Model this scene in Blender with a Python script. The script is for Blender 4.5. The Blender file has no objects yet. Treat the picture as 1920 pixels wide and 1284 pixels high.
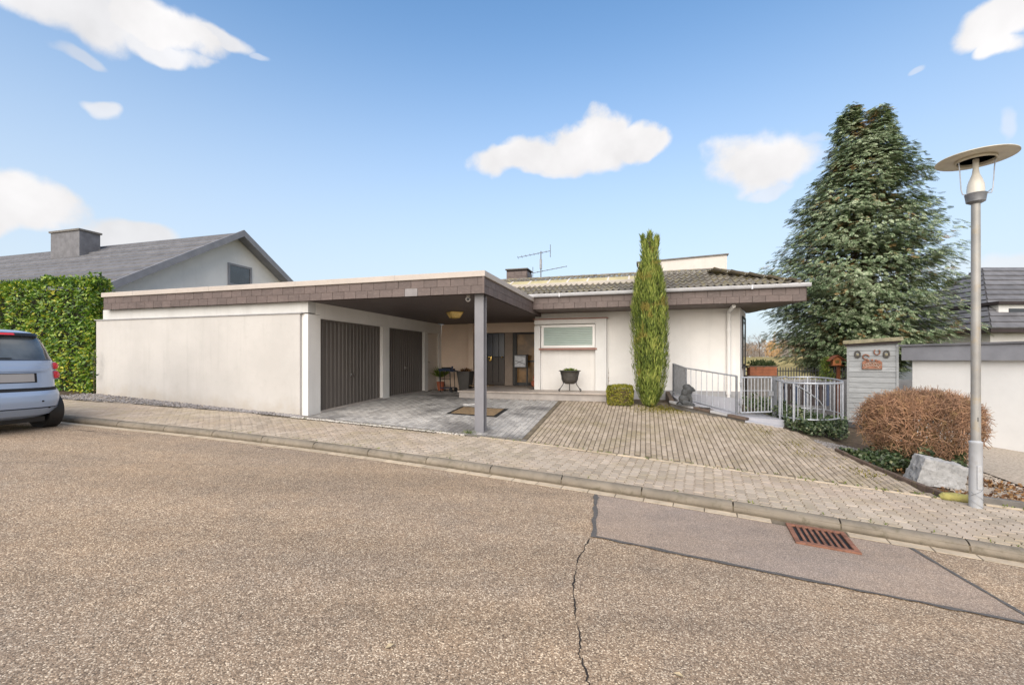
import bpy, bmesh, math, random
from mathutils import Vector, Matrix, noise

rnd = random.Random(11)
R = math.radians
SC = bpy.context.scene
COL = SC.collection

# ------------------------------------------------------------------ camera
cam_d = bpy.data.cameras.new("camera")
cam = bpy.data.objects.new("camera", cam_d)
COL.objects.link(cam)
cam.location = (0, 0, 1.6)
cam.rotation_euler = (R(90), 0, 0)
cam_d.sensor_width = 36
cam_d.lens = 16.0
cam_d.shift_y = 0.0177
cam_d.clip_start = 0.05
cam_d.clip_end = 3000
SC.camera = cam

# ------------------------------------------------------------------ light
SUN_EL, SUN_AZ = R(34), R(197)           # azimuth clockwise from +Y
sun_dir = Vector((math.sin(SUN_AZ) * math.cos(SUN_EL), math.cos(SUN_AZ) * math.cos(SUN_EL), math.sin(SUN_EL)))
sd = bpy.data.lights.new("sun", 'SUN')
sd.energy = 3.0
sd.angle = R(75)
sd.color = (1.0, 0.87, 0.73)
sun = bpy.data.objects.new("sun", sd)
COL.objects.link(sun)
sun.rotation_euler = sun_dir.to_track_quat('Z', 'Y').to_euler()
sun.location = (0, -5, 30)
SC.view_settings.view_transform = 'Standard'
SC.view_settings.look = 'None'
SC.view_settings.gamma = 1
SC.view_settings.exposure = 0.72
SC.view_settings.use_curve_mapping = False

FPX, HOR = 853.3, 676.0


def build_world():
    w = bpy.data.worlds.new("World")
    SC.world = w
    w.use_nodes = True
    nt = w.node_tree
    N, L = nt.nodes, nt.links
    N.clear()
    out = N.new('ShaderNodeOutputWorld')
    bg = N.new('ShaderNodeBackground')
    bg.inputs['Strength'].default_value = 0.15
    L.new(bg.outputs[0], out.inputs[0])
    sky = N.new('ShaderNodeTexSky')
    sky.sky_type = 'NISHITA'
    sky.sun_disc = False
    sky.sun_elevation = SUN_EL
    sky.sun_rotation = SUN_AZ
    sky.air_density = 1.0
    sky.dust_density = 0.9
    sky.ozone_density = 1.4
    sky.altitude = 120
    tc = N.new('ShaderNodeTexCoord')

    def math_(op, a, b=None, c=None, clamp=False):
        n = N.new('ShaderNodeMath')
        n.operation = op
        n.use_clamp = clamp
        for i, x in enumerate((a, b, c)):
            if x is None:
                continue
            if isinstance(x, (int, float)):
                n.inputs[i].default_value = x
            else:
                L.new(x, n.inputs[i])
        return n.outputs[0]
    sep = N.new('ShaderNodeSeparateXYZ')
    L.new(tc.outputs['Generated'], sep.inputs[0])
    x, y, z = sep.outputs
    az0 = math_('ARCTAN2', x, y)
    el0 = math_('ARCSINE', z)
    nz = N.new('ShaderNodeTexNoise')
    nz.inputs['Scale'].default_value = 9
    nz.inputs['Detail'].default_value = 3
    nz.inputs['Roughness'].default_value = 0.45
    L.new(tc.outputs['Generated'], nz.inputs['Vector'])
    sc = N.new('ShaderNodeSeparateColor')
    L.new(nz.outputs['Color'], sc.inputs[0])
    az = math_('MULTIPLY_ADD', math_('SUBTRACT', sc.outputs[0], 0.5), 0.10, az0)
    el = math_('MULTIPLY_ADD', math_('SUBTRACT', sc.outputs[1], 0.5), 0.09, el0)
    # cumulus patches: (u, v, ru, rv, opacity, softness)
    C = [(955, 302, 66, 25, 1, .5), (1060, 292, 125, 40, 1, .45), (1105, 262, 80, 48, 1, .35), (1190, 273, 66, 32, 1, .35), (1045, 316, 95, 20, .9, .6),
         (1430, 303, 105, 54, 1, .6), (1440, 357, 42, 14, .6, .7), (1512, 252, 34, 12, .35, .8),
         (160, 25, 175, 50, .95, .6), (290, 50, 125, 55, 1, .5), (395, 72, 80, 24, .9, .6), (305, 105, 80, 20, .9, .5), (60, 2, 90, 26, .8, .8),
         (125, 92, 58, 12, .5, .8), (197, 208, 40, 18, .75, .7), (490, 112, 24, 9, .45, .8),
         (45, 378, 95, 44, 1, .5), (-40, 385, 90, 44, 1, .5), (225, 428, 95, 28, .9, .5),
         (1880, 18, 95, 46, 1, .45), (1893, 66, 46, 32, 1, .45), (1902, 235, 16, 26, .4, .8), (1720, 113, 17, 8, .4, .8), (1890, 492, 80, 30, .6, .8), (1700, 520, 300, 26, .25, .9)]
    acc = None
    nf0 = N.new('ShaderNodeTexNoise')
    nf0.inputs['Scale'].default_value = 22
    nf0.inputs['Detail'].default_value = 7
    nf0.inputs['Roughness'].default_value = .6
    L.new(tc.outputs['Generated'], nf0.inputs['Vector'])
    nfo = nf0.outputs[0]
    for (u, v, ru, rv, op, so) in C:
        def ae(uu, vv):
            a = math.atan2(uu - 960, FPX)
            e = math.atan2(HOR - vv, math.hypot(uu - 960, FPX))
            return a, e
        a0, e0 = ae(u, v)
        ra = abs(ae(u + ru, v)[0] - ae(u - ru, v)[0]) / 2
        re = abs(ae(u, v + rv)[1] - ae(u, v - rv)[1]) / 2
        da = math_('MULTIPLY', math_('SUBTRACT', az, a0), 1 / ra)
        de = math_('MULTIPLY', math_('SUBTRACT', el, e0), 1 / re)
        d2 = math_('MULTIPLY_ADD', da, da, math_('MULTIPLY', de, de))
        mr = N.new('ShaderNodeMapRange')
        mr.interpolation_type = 'SMOOTHSTEP'
        mr.inputs['From Min'].default_value = 1.5
        mr.inputs['From Max'].default_value = 1.15 - so * 1.15
        mr.inputs['To Min'].default_value = 0
        mr.inputs['To Max'].default_value = op
        L.new(math_('MULTIPLY_ADD', math_('SUBTRACT', nfo, .5), 1.5, d2), mr.inputs['Value'])
        acc = mr.outputs[0] if acc is None else math_('MAXIMUM', acc, mr.outputs[0])
    # unseen clouds round the rest of the sky, thickened to whiten the ambient light
    n2 = N.new('ShaderNodeTexNoise')
    n2.inputs['Scale'].default_value = 2.6
    n2.inputs['Detail'].default_value = 7
    n2.inputs['Roughness'].default_value = .5
    mp = N.new('ShaderNodeMapping')
    mp.inputs['Scale'].default_value = (1, 1, 2.2)
    L.new(tc.outputs['Generated'], mp.inputs[0])
    L.new(mp.outputs[0], n2.inputs['Vector'])
    mr = N.new('ShaderNodeMapRange')
    mr.interpolation_type = 'SMOOTHSTEP'
    mr.inputs['From Min'].default_value = .44
    mr.inputs['From Max'].default_value = .58
    L.new(n2.outputs[0], mr.inputs['Value'])
    m2 = N.new('ShaderNodeMapRange')
    m2.interpolation_type = 'SMOOTHSTEP'
    m2.inputs['From Min'].default_value = .56
    m2.inputs['From Max'].default_value = .30
    L.new(y, m2.inputs['Value'])
    acc = math_('MAXIMUM', acc, math_('MULTIPLY', mr.outputs[0], m2.outputs[0]))
    nf = N.new('ShaderNodeTexNoise')
    nf.inputs['Scale'].default_value = 9
    nf.inputs['Detail'].default_value = 6
    L.new(tc.outputs['Generated'], nf.inputs['Vector'])
    shade = N.new('ShaderNodeMapRange')
    shade.inputs['From Min'].default_value = .3
    shade.inputs['From Max'].default_value = .7
    shade.inputs['To Min'].default_value = 3.3
    shade.inputs['To Max'].default_value = 4.15
    L.new(nf.outputs[0], shade.inputs['Value'])
    comb = N.new('ShaderNodeCombineColor')
    L.new(shade.outputs[0], comb.inputs[0])
    L.new(math_('MULTIPLY', shade.outputs[0], .985), comb.inputs[1])
    L.new(math_('MULTIPLY', shade.outputs[0], .99), comb.inputs[2])
    # pale haze of moisture towards the horizon, all the way round
    hz = N.new('ShaderNodeMapRange')
    hz.interpolation_type = 'SMOOTHSTEP'
    hz.inputs['From Min'].default_value = .72
    hz.inputs['From Max'].default_value = -.02
    hz.inputs['To Min'].default_value = 0
    hz.inputs['To Max'].default_value = .92
    L.new(el0, hz.inputs['Value'])
    gain = N.new('ShaderNodeMix')
    gain.data_type = 'RGBA'
    gain.blend_type = 'MULTIPLY'
    gain.inputs[0].default_value = 1
    L.new(sky.outputs[0], gain.inputs['A'])
    gain.inputs['B'].default_value = SKY_GAIN
    mh = N.new('ShaderNodeMix')
    mh.data_type = 'RGBA'
    L.new(hz.outputs[0], mh.inputs[0])
    L.new(gain.outputs['Result'], mh.inputs['A'])
    mh.inputs['B'].default_value = (2.95, 3.2, 3.45, 1)
    mx = N.new('ShaderNodeMix')
    mx.data_type = 'RGBA'
    L.new(acc, mx.inputs[0])
    L.new(mh.outputs['Result'], mx.inputs['A'])
    L.new(comb.outputs[0], mx.inputs['B'])
    L.new(mx.outputs['Result'], bg.inputs['Color'])


SKY_GAIN = (0.76, .975, 1.06, 1)
build_world()

# ------------------------------------------------------------------ frame of reference
# s runs along the street front of the house, t into the plot, z up; the camera stands at s = t = 0
TH = R(-16.34)
CT, ST = math.cos(TH), math.sin(TH)


def W(s, t, z=0.0):
    return Vector((CT * s - ST * t, ST * s + CT * t, z))


def H(X, Y):
    return (CT * X + ST * Y, -ST * X + CT * Y)


def px(u, v, Y):
    s, t = H((u - 960) / FPX * Y, Y)
    return (s, t, 1.6 + (HOR - v) / FPX * Y)


def proj(s, t, z):
    w = W(s, t, z)
    if w.y < .1:
        return None
    return (960 + w.x / w.y * FPX, HOR - (w.z - 1.6) / w.y * FPX, w.y)


def lerp(a, b, f):
    return a + (b - a) * f


def clamp(x, a=0., b=1.):
    return max(a, min(b, x))


def smooth(x):
    x = clamp(x)
    return x * x * (3 - 2 * x)


def interp(tab, x):
    if x <= tab[0][0]:
        a, b = tab[0], tab[1]
    elif x >= tab[-1][0]:
        a, b = tab[-2], tab[-1]
    else:
        for a, b in zip(tab, tab[1:]):
            if a[0] <= x <= b[0]:
                break
    return lerp(a[1], b[1], (x - a[0]) / (b[0] - a[0]))


KERB = [(-40, 3.0), (-16, 5.1), (-10.4, 5.69), (-7, 5.98), (-5, 6.03), (-3.2, 5.98), (-1.4, 5.86), (.1, 5.75), (1.6, 5.56), (3.33, 5.3), (8, 4.5), (20, 2.4)]
BACK = [(-40, 4.6), (-16, 6.7), (-12.6, 7.25), (-11.9, 7.4), (-9.2, 7.82), (-7, 7.93), (-4.2, 7.98), (-2.3, 7.95), (0, 7.67), (3.6, 7.2), (8, 6.45), (20, 4.4)]


def _smooth_tab(tab, x, w=.7):
    return (interp(tab, x - w) + 2 * interp(tab, x) + interp(tab, x + w)) / 4


def tk(s): return _smooth_tab(KERB, s)
def tb(s): return _smooth_tab(BACK, s)
def plane(s): return .03 - .053 * clamp(s, -45, 22)
def roadz(s): return plane(s) - .10


def G(s, t):
    """height of the ground behind the pavement"""
    p = plane(s)
    w = clamp((t - tb(s)) / (12.0 - tb(s)))
    tgt = .58
    if s > 1.5:
        tgt = lerp(.58, p + .12, smooth((s - 1.5) / 3.2))
    if s < -7:
        tgt = lerp(.58, p + .1, smooth((-7 - s) / 3))
    return lerp(p, tgt, w)


def road_px(u, v, lift=0.0):
    k = (u - 960) / FPX
    dv = (v - HOR) / FPX
    a, b = CT * k + ST, -ST * k + CT
    # z - 1.6 = -dv*Y ; z = -.07 -.053*a*Y
    Y = 1.67 / (dv - .053 * a)
    return (a * Y, b * Y, roadz(a * Y) + lift)


# ------------------------------------------------------------------ mesh builder
ORG = {}


class MB:
    def __init__(self):
        self.v, self.f = [], []

    def add(self, vs, fs, m=None):
        o = len(self.v)
        for p in vs:
            p = Vector(p)
            self.v.append(m @ p if m is not None else p)
        self.f += [tuple(i + o for i in f) for f in fs]
        return self

    def box(self, x0, x1, y0, y1, z0, z1, m=None):
        if x0 > x1: x0, x1 = x1, x0
        if y0 > y1: y0, y1 = y1, y0
        if z0 > z1: z0, z1 = z1, z0
        return self.add([(x0, y0, z0), (x1, y0, z0), (x1, y1, z0), (x0, y1, z0), (x0, y0, z1), (x1, y0, z1), (x1, y1, z1), (x0, y1, z1)],
                        [(0, 3, 2, 1), (4, 5, 6, 7), (0, 1, 5, 4), (1, 2, 6, 5), (2, 3, 7, 6), (3, 0, 4, 7)], m)

    def quad(self, *p):
        return self.add(p, [tuple(range(len(p)))])

    def prism(self, poly, z0, z1, m=None):
        """poly counter-clockwise in x,y; z0/z1 number or function"""
        f0 = z0 if callable(z0) else (lambda x, y: z0)
        f1 = z1 if callable(z1) else (lambda x, y: z1)
        n = len(poly)
        vs = [(x, y, f0(x, y)) for x, y in poly] + [(x, y, f1(x, y)) for x, y in poly]
        fs = [tuple(range(n - 1, -1, -1)), tuple(range(n, 2 * n))] + [(i, (i + 1) % n, n + (i + 1) % n, n + i) for i in range(n)]
        return self.add(vs, fs, m)

    def tube(self, path, r, n=8, cap=True):
        path = [Vector(p) for p in path]
        k = len(path)
        rs = r if isinstance(r, (list, tuple)) else [r] * k
        vs, fs = [], []
        ref = None
        for i, p in enumerate(path):
            d = (path[min(i + 1, k - 1)] - path[max(i - 1, 0)])
            if d.length < 1e-9: d = Vector((0, 0, 1))
            d.normalize()
            if ref is None:
                ref = Vector((1, 0, 0)) if abs(d.x) < .8 else Vector((0, 1, 0))
            a = ref - d * ref.dot(d)
            if a.length < 1e-6: a = d.orthogonal()
            a.normalize()
            ref = a
            b = d.cross(a)
            for j in range(n):
                t = 2 * math.pi * j / n
                vs.append(p + (a * math.cos(t) + b * math.sin(t)) * rs[i])
        for i in range(k - 1):
            for j in range(n):
                j2 = (j + 1) % n
                fs.append((i * n + j, i * n + j2, (i + 1) * n + j2, (i + 1) * n + j))
        if cap:
            fs.append(tuple(range(n - 1, -1, -1)))
            fs.append(tuple((k - 1) * n + j for j in range(n)))
        return self.add(vs, fs)

    def lathe(self, c, prof, n=20, m=None):
        """prof [(r,z)...] around the z axis at c"""
        c = Vector(c)
        vs, fs = [], []
        for (r, z) in prof:
            for j in range(n):
                t = 2 * math.pi * j / n
                vs.append(c + Vector((r * math.cos(t), r * math.sin(t), z)))
        for i in range(len(prof) - 1):
            for j in range(n):
                j2 = (j + 1) % n
                fs.append((i * n + j, i * n + j2, (i + 1) * n + j2, (i + 1) * n + j))
        if prof[0][0] > 1e-6: fs.append(tuple(range(n - 1, -1, -1)))
        if prof[-1][0] > 1e-6: fs.append(tuple((len(prof) - 1) * n + j for j in range(n)))
        return self.add(vs, fs, m)

    def ell(self, c, r, m=None, nu=14, nv=9):
        c = Vector(c)
        vs, fs = [], []
        for i in range(nv + 1):
            a = math.pi * i / nv
            for j in range(nu):
                b = 2 * math.pi * j / nu
                vs.append(Vector((math.sin(a) * math.cos(b) * r[0], math.sin(a) * math.sin(b) * r[1], -math.cos(a) * r[2])))
        if m is not None: vs = [m @ p for p in vs]
        vs = [p + c for p in vs]
        for i in range(nv):
            for j in range(nu):
                j2 = (j + 1) % nu
                fs.append((i * nu + j, i * nu + j2, (i + 1) * nu + j2, (i + 1) * nu + j))
        return self.add(vs, fs)

    def mesh(self, name, mat, smooth_=False, bev=0, org=(0, 0, 0), weld=False, ang=38):
        o = Vector(org)
        me = bpy.data.meshes.new(name)
        me.from_pydata([tuple(p - o) for p in self.v], [], self.f)
        if bev or weld:
            bm = bmesh.new()
            bm.from_mesh(me)
            if weld: bmesh.ops.remove_doubles(bm, verts=bm.verts, dist=1e-4)
            if bev:
                es = [e for e in bm.edges if len(e.link_faces) == 2 and e.calc_face_angle(0) > .6]
                bmesh.ops.bevel(bm, geom=es, offset=bev, segments=2, affect='EDGES', profile=.6, clamp_overlap=True)
            bm.to_mesh(me)
            bm.free()
        if mat is not None: me.materials.append(mat)
        if smooth_:
            me.shade_smooth()
            me.set_sharp_from_angle(angle=R(ang))
        me.update()
        return me

    def build(self, name, mat, parent=None, smooth_=False, bev=0, weld=False, label=None, cat=None, group=None, kind=None, base=None, ang=38):
        org = ORG[parent.name] if parent is not None else (base or (0, 0, 0))
        me = self.mesh(name, mat, smooth_, bev, org, weld, ang)
        o = bpy.data.objects.new(name, me)
        COL.objects.link(o)
        if parent is not None:
            o.parent = parent
        else:
            o.location = W(*org)
            o.rotation_euler = (0, 0, TH)
        ORG[o.name] = org
        tag(o, label, cat, group, kind)
        return o


def tag(o, label=None, cat=None, group=None, kind=None):
    if label: o['label'] = label
    if cat: o['category'] = cat
    if group: o['group'] = group
    if kind: o['kind'] = kind
    return o


def thing(name, label, cat, base, group=None, local=False, rot=0.0):
    o = bpy.data.objects.new(name, None)
    o.empty_display_size = .2
    COL.objects.link(o)
    o.location = W(*base)
    o.rotation_euler = (0, 0, TH + rot)
    ORG[o.name] = (0, 0, 0) if local else tuple(base)
    return tag(o, label, cat, group)


def inst(me, name, parent, m, label=None):
    """another part sharing mesh data; m places it in house coordinates"""
    o = bpy.data.objects.new(name, me)
    COL.objects.link(o)
    o.parent = parent
    o.matrix_local = Matrix.Translation(-Vector(ORG[parent.name])) @ m
    ORG[o.name] = ORG[parent.name]
    if label: o['label'] = label
    return o


def copy_tree(o, parent=None):
    c = o.copy()
    COL.objects.link(c)
    if parent is not None: c.parent = parent
    ORG[c.name] = ORG[o.name]
    for ch in list(o.children):
        copy_tree(ch, c)
    return c


T3 = Matrix.Translation


def frame(p, x, y, z):
    m = Matrix((x, y, z)).transposed().to_4x4()
    m.translation = Vector(p)
    return m


# ------------------------------------------------------------------ materials
class NT:
    def __init__(self, name):
        self.m = bpy.data.materials.new(name)
        self.m.use_nodes = True
        self.t = self.m.node_tree
        self.N, self.L = self.t.nodes, self.t.links
        self.p = self.N['Principled BSDF']
        g = self.N.new('ShaderNodeNewGeometry')
        self.pos = g.outputs['Position']
        self.isl = g.outputs['Random Per Island']
        oi = self.N.new('ShaderNodeObjectInfo')
        self.ori = oi.outputs['Random']

    def set(self, s, x):
        if isinstance(x, (int, float, tuple)):
            s.default_value = x
        else:
            self.L.new(x, s)

    def math(self, op, a, b=None, c=None, clamp=False):
        n = self.N.new('ShaderNodeMath')
        n.operation = op
        n.use_clamp = clamp
        for i, x in enumerate((a, b, c)):
            if x is not None: self.set(n.inputs[i], x)
        return n.outputs[0]

    def noise(self, scale, detail=4, rough=.55, vec=None, stretch=None, color=False):
        n = self.N.new('ShaderNodeTexNoise')
        n.inputs['Scale'].default_value = scale
        n.inputs['Detail'].default_value = detail
        n.inputs['Roughness'].default_value = rough
        v = vec or self.pos
        if stretch:
            mp = self.N.new('ShaderNodeMapping')
            mp.inputs['Scale'].default_value = stretch
            self.L.new(v, mp.inputs[0])
            v = mp.outputs[0]
        self.L.new(v, n.inputs['Vector'])
        return n.outputs['Color' if color else 0]

    def voro(self, scale, feature='F1', out='Distance', vec=None, rand=1.0):
        n = self.N.new('ShaderNodeTexVoronoi')
        n.feature = feature
        n.inputs['Scale'].default_value = scale
        n.inputs['Randomness'].default_value = rand
        self.L.new(vec or self.pos, n.inputs['Vector'])
        return n.outputs[out]

    def ramp(self, f, *stops, interp='LINEAR'):
        n = self.N.new('ShaderNodeValToRGB')
        n.color_ramp.interpolation = interp
        e = n.color_ramp.elements
        while len(e) < len(stops): e.new(.5)
        for el, (p, c) in zip(e, stops):
            el.position = p
            el.color = (*c, 1) if isinstance(c, tuple) else (c, c, c, 1)
        self.set(n.inputs[0], f)
        return n.outputs[0]

    def rng(self, x, a, b, c=0., d=1., smooth_=True):
        n = self.N.new('ShaderNodeMapRange')
        if smooth_: n.interpolation_type = 'SMOOTHSTEP'
        for i, q in zip(('From Min', 'From Max', 'To Min', 'To Max'), (a, b, c, d)): n.inputs[i].default_value = q
        self.set(n.inputs['Value'], x)
        return n.outputs[0]

    def mix(self, f, a, b, mode='MIX'):
        n = self.N.new('ShaderNodeMix')
        n.data_type = 'RGBA'
        n.blend_type = mode
        self.set(n.inputs[0], f)
        for s, x in (('A', a), ('B', b)):
            if isinstance(x, tuple): x = (*x[:3], 1)
            elif isinstance(x, (int, float)): x = (x, x, x, 1)
            self.set(n.inputs[s], x)
        return n.outputs['Result']

    def bump(self, h, dist=.01, strength=1., prev=None):
        n = self.N.new('ShaderNodeBump')
        n.inputs['Distance'].default_value = dist
        n.inputs['Strength'].default_value = strength
        self.L.new(h, n.inputs['Height'])
        if prev is not None: self.L.new(prev, n.inputs['Normal'])
        self.L.new(n.outputs[0], self.p.inputs['Normal'])
        return n.outputs[0]

    def done(self, col=None, rough=None, metal=None, spec=None):
        if col is not None: self.set(self.p.inputs['Base Color'], (*col[:3], 1) if isinstance(col, tuple) else col)
        if rough is not None: self.set(self.p.inputs['Roughness'], rough)
        if metal is not None: self.set(self.p.inputs['Metallic'], metal)
        if spec is not None: self.set(self.p.inputs['Specular IOR Level'], spec)
        return self.m


def mul(c, k): return tuple(min(1, x * k) for x in c)


def M(name, col, rough=.6, var=.12, scale=3., metal=0., spec=.4, bump=0., bscale=60., rand=0., dirt=None, dirt_amt=.0, stretch=None):
    n = NT(name)
    c = n.mix(n.rng(n.noise(scale, 5, .6, stretch=stretch), .3, .7), mul(col, 1 - var), mul(col, 1 + var))
    if rand:
        r = n.math('FRACT', n.math('ADD', n.isl, n.ori))
        c = n.mix(1.0, c, n.ramp(r, (0, 1 - rand), (1, 1 + 0.)), 'MULTIPLY')
    if dirt:
        c = n.mix(n.math('MULTIPLY', n.rng(n.noise(scale * 2.7, 6, .65, stretch=stretch), .5, .72), dirt_amt), c, dirt)
    if bump: n.bump(n.noise(bscale, 4, .6), bump)
    return n.done(c, rough, metal, spec)


def M_render(name, col, streak=.25, foot=0.):
    """painted roughcast wall: grain, blotches, rain streaks, splash dirt at the foot"""
    n = NT(name)
    c = n.mix(n.rng(n.noise(.9, 5, .6), .3, .7), mul(col, .93), mul(col, 1.04))
    st = n.noise(1.0, 6, .72, stretch=(4.5, 4.5, .30))
    c = n.mix(n.math('MULTIPLY', n.rng(st, .50, .78), streak), c, mul(col, .74))
    c = n.mix(n.math('MULTIPLY', n.rng(n.noise(6, 7, .72), .53, .72), streak * .7), c, mul(col, .80))
    c = n.mix(n.math('MULTIPLY', n.rng(n.noise(2.2, 7, .75), .60, .74), streak * .6), c, mul(col, 1.10))
    if foot:
        sx = n.N.new('ShaderNodeVectorMath')
        sx.operation = 'DOT_PRODUCT'
        n.L.new(n.pos, sx.inputs[0])
        sx.inputs[1].default_value = (.053 * CT, .053 * ST, 1)
        h = n.math('ADD', sx.outputs['Value'], n.math('MULTIPLY', n.math('SUBTRACT', n.noise(3.2, 6, .7), .5), .9))
        c = n.mix(n.rng(h, .42, -.05, 0, foot), c, mul((.42, .36, .29), .9))
    n.bump(n.noise(110, 4, .65), .003, .9)
    return n.done(c, .9, 0, .2)


def M_leaf(name, stops, rough=.5, trans=.25, spec=.35, clump=1.2, brown=None):
    n = NT(name)
    r = n.math('FRACT', n.math('ADD', n.isl, n.math('MULTIPLY', n.ori, 7.0)))
    r = n.math('MULTIPLY_ADD', n.math('SUBTRACT', n.noise(clump, 3), .5), 1.2, r, clamp=True)
    c = n.ramp(r, *stops)
    if brown:
        c = n.mix(n.math('MULTIPLY', n.rng(n.noise(brown[1], 3, .6), brown[2], brown[2] + .08), brown[3]), c, brown[0])
    n.done(c, rough, 0, spec)
    tr = n.N.new('ShaderNodeBsdfTranslucent')
    n.L.new(n.mix(1., c, (1.0, 1.1, .55), 'MULTIPLY'), tr.inputs[0])
    ms = n.N.new('ShaderNodeMixShader')
    ms.inputs[0].default_value = trans
    n.L.new(n.p.outputs[0], ms.inputs[1])
    n.L.new(tr.outputs[0], ms.inputs[2])
    n.L.new(ms.outputs[0], n.N['Material Output'].inputs[0])
    return n.m


def M_asphalt(name, warm, dark, light, cell=105., tone=1.0):
    n = NT(name)
    v1 = n.voro(cell, out='Color')
    sp = n.N.new('ShaderNodeSeparateColor')
    n.L.new(v1, sp.inputs[0])
    chip = n.ramp(sp.outputs[0], (0, mul(dark, tone)), (.22, mul(warm, tone * .80)), (.70, mul(warm, tone * 1.10)), (.93, mul(light, tone)), (1.0, mul(light, tone * 1.35)))
    d = n.voro(cell)
    gap = n.rng(d, .45, .85)
    c = n.mix(n.math('MULTIPLY', gap, .45), chip, mul(dark, tone * .75))
    # worn, greyer and redder areas drawn out along the street
    big = n.noise(.5, 5, .6, stretch=(.7, 1.3, 1))
    c = n.mix(1., c, n.ramp(big, (.3, (.88, .90, .95)), (.5, (1.0, .99, .98)), (.7, (1.10, 1.05, .98))), 'MULTIPLY')
    grey = n.noise(.33, 4, .6)
    c = n.mix(n.math('MULTIPLY', n.rng(grey, .52, .72), .45), c, n.mix(1., c, (.92, 1.0, 1.10), 'MULTIPLY'))
    track = n.noise(1.0, 4, .6, stretch=(.22, 1.5, 1))
    c = n.mix(1., c, n.ramp(track, (.36, .88), (.64, 1.09)), 'MULTIPLY')
    mid = n.noise(4.5, 7, .7)
    c = n.mix(1., c, n.ramp(mid, (.32, (.88, .89, .90)), (.68, (1.09, 1.07, 1.04))), 'MULTIPLY')
    spot = n.noise(1.7, 3, .5)
    c = n.mix(n.math('MULTIPLY', n.rng(spot, .68, .76), .30), c, mul(dark, tone))
    fine = n.noise(70, 3, .7)
    c = n.mix(1., c, n.ramp(fine, (.35, .84), (.65, 1.13)), 'MULTIPLY')
    n.bump(n.math('SUBTRACT', 1., d), .003, .8)
    return n.done(c, .85, 0, .3)


def M_paver(name, a, b, moss=None, moss_amt=0., stain=None, stain_amt=0., rough=.85):
    n = NT(name)
    r = n.math('FRACT', n.math('ADD', n.isl, n.ori))
    c = n.ramp(r, (0, mul(a, .88)), (.4, a), (.75, b), (1, mul(b, 1.08)))
    c = n.mix(1., c, n.ramp(n.noise(.8, 5, .6), (.3, .86), (.7, 1.1)), 'MULTIPLY')
    c = n.mix(1., c, n.ramp(n.noise(60, 4, .7), (.3, .85), (.7, 1.12)), 'MULTIPLY')
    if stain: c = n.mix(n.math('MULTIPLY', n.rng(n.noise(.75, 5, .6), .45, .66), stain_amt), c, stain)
    if moss:
        c = n.mix(n.math('MULTIPLY', n.rng(n.noise(1.5, 7, .68), .46, .68), moss_amt), c, moss)
    n.bump(n.noise(180, 3, .7), .0025, .8)
    return n.done(c, rough, 0, .25)


MT = {}
MT['wall'] = M_render('wall_paint', (.73, .715, .695), .34)
MT['wall_low'] = M_render('wall_paint_lower', (.475, .462, .446), .42, .5)
MT['wall_band'] = M_render('wall_paint_band', (.555, .555, .545), .5)
MT['beige'] = M_render('beige_wall', (.80, .64, .52), .15)
MT['white_wall'] = M_render('white_wall', (.69, .69, .685), .3)
MT['old_white'] = M_render('weathered_white', (.62, .58, .54), .6)
MT['slate'] = M('brown_slate', (.122, .092, .085), .55, .10, 5, bump=.002, bscale=25, rand=.22, dirt=(.20, .165, .15), dirt_amt=.5, stretch=(1, 1, 3))
MT['slate_grey'] = M('pale_grey_slate', (.22, .205, .21), .55, .1, 5)
MT['slate_back'] = M('slate_backing', (.035, .026, .026), .8)
MT['coping'] = M('cream_coping', (.44, .395, .36), .45, .06, 2, dirt=(.4, .34, .3), dirt_amt=.4)
MT['soffit'] = M('dark_soffit', (.095, .078, .076), .55, .2, 6, stretch=(.4, 6, 1))
MT['soffit_h'] = M('house_soffit', (.13, .10, .09), .6, .15, 6, stretch=(.4, 6, 1))
MT['gdoor'] = M('brown_door_steel', (.112, .098, .090), .42, .10, 1.2, spec=.5, dirt=(.15, .13, .12), dirt_amt=.35, stretch=(1, 1, .3))
MT['cream_door'] = M('cream_door', (.66, .60, .54), .5, .03)
MT['post'] = M('grey_post', (.175, .175, .195), .42, .08, 2, spec=.5)
MT['darkmetal'] = M('dark_metal', (.03, .03, .032), .45, .2, 4)
MT['steel'] = M('bright_steel', (.6, .6, .6), .28, .05, 4, metal=1)
MT['galv'] = M('galvanised_steel', (.40, .42, .46), .45, .14, 14, metal=.4, spec=.5)
MT['galv_dark'] = M('galvanised_dark', (.20, .21, .23), .45, .14, 14, metal=.5)
MT['brass'] = M('brass', (.60, .42, .14), .32, .15, 20, metal=1)
MT['glassamber'] = M('amber_glass', (.75, .55, .20), .2, .2, 20)
MT['tile'] = M('roof_tile', (.205, .185, .155), .75, .18, 2.5, rand=.3, bump=.003, bscale=60, dirt=(.30, .26, .10), dirt_amt=.95)
MT['skylight'] = M('skylight_pane', (.52, .43, .20), .35, .12, 3, dirt=(.38, .34, .12), dirt_amt=.6)
MT['zinc'] = M('zinc_gutter', (.47, .48, .51), .4, .08, 3, metal=.3)
MT['white'] = M('white_plastic', (.78, .77, .76), .35, .03)
MT['shutter'] = M('grey_green_shutter', (.38, .46, .43), .4, .05)
MT['copper'] = M('red_brown_ledge', (.30, .16, .13), .5, .15)
MT['plinth'] = M('grey_plinth', (.32, .32, .33), .8, .12, 4, bump=.002)
MT['step'] = M('step_stone', (.42, .37, .33), .75, .12, 4, bump=.002, dirt=(.25, .2, .15), dirt_amt=.5)
MT['step_face'] = M('step_face', (.36, .33, .31), .8, .12, 4)
MT['door_wood'] = M('dark_brown_wood', (.030, .021, .017), .38, .2, 8, stretch=(8, 8, .7), spec=.5)
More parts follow.
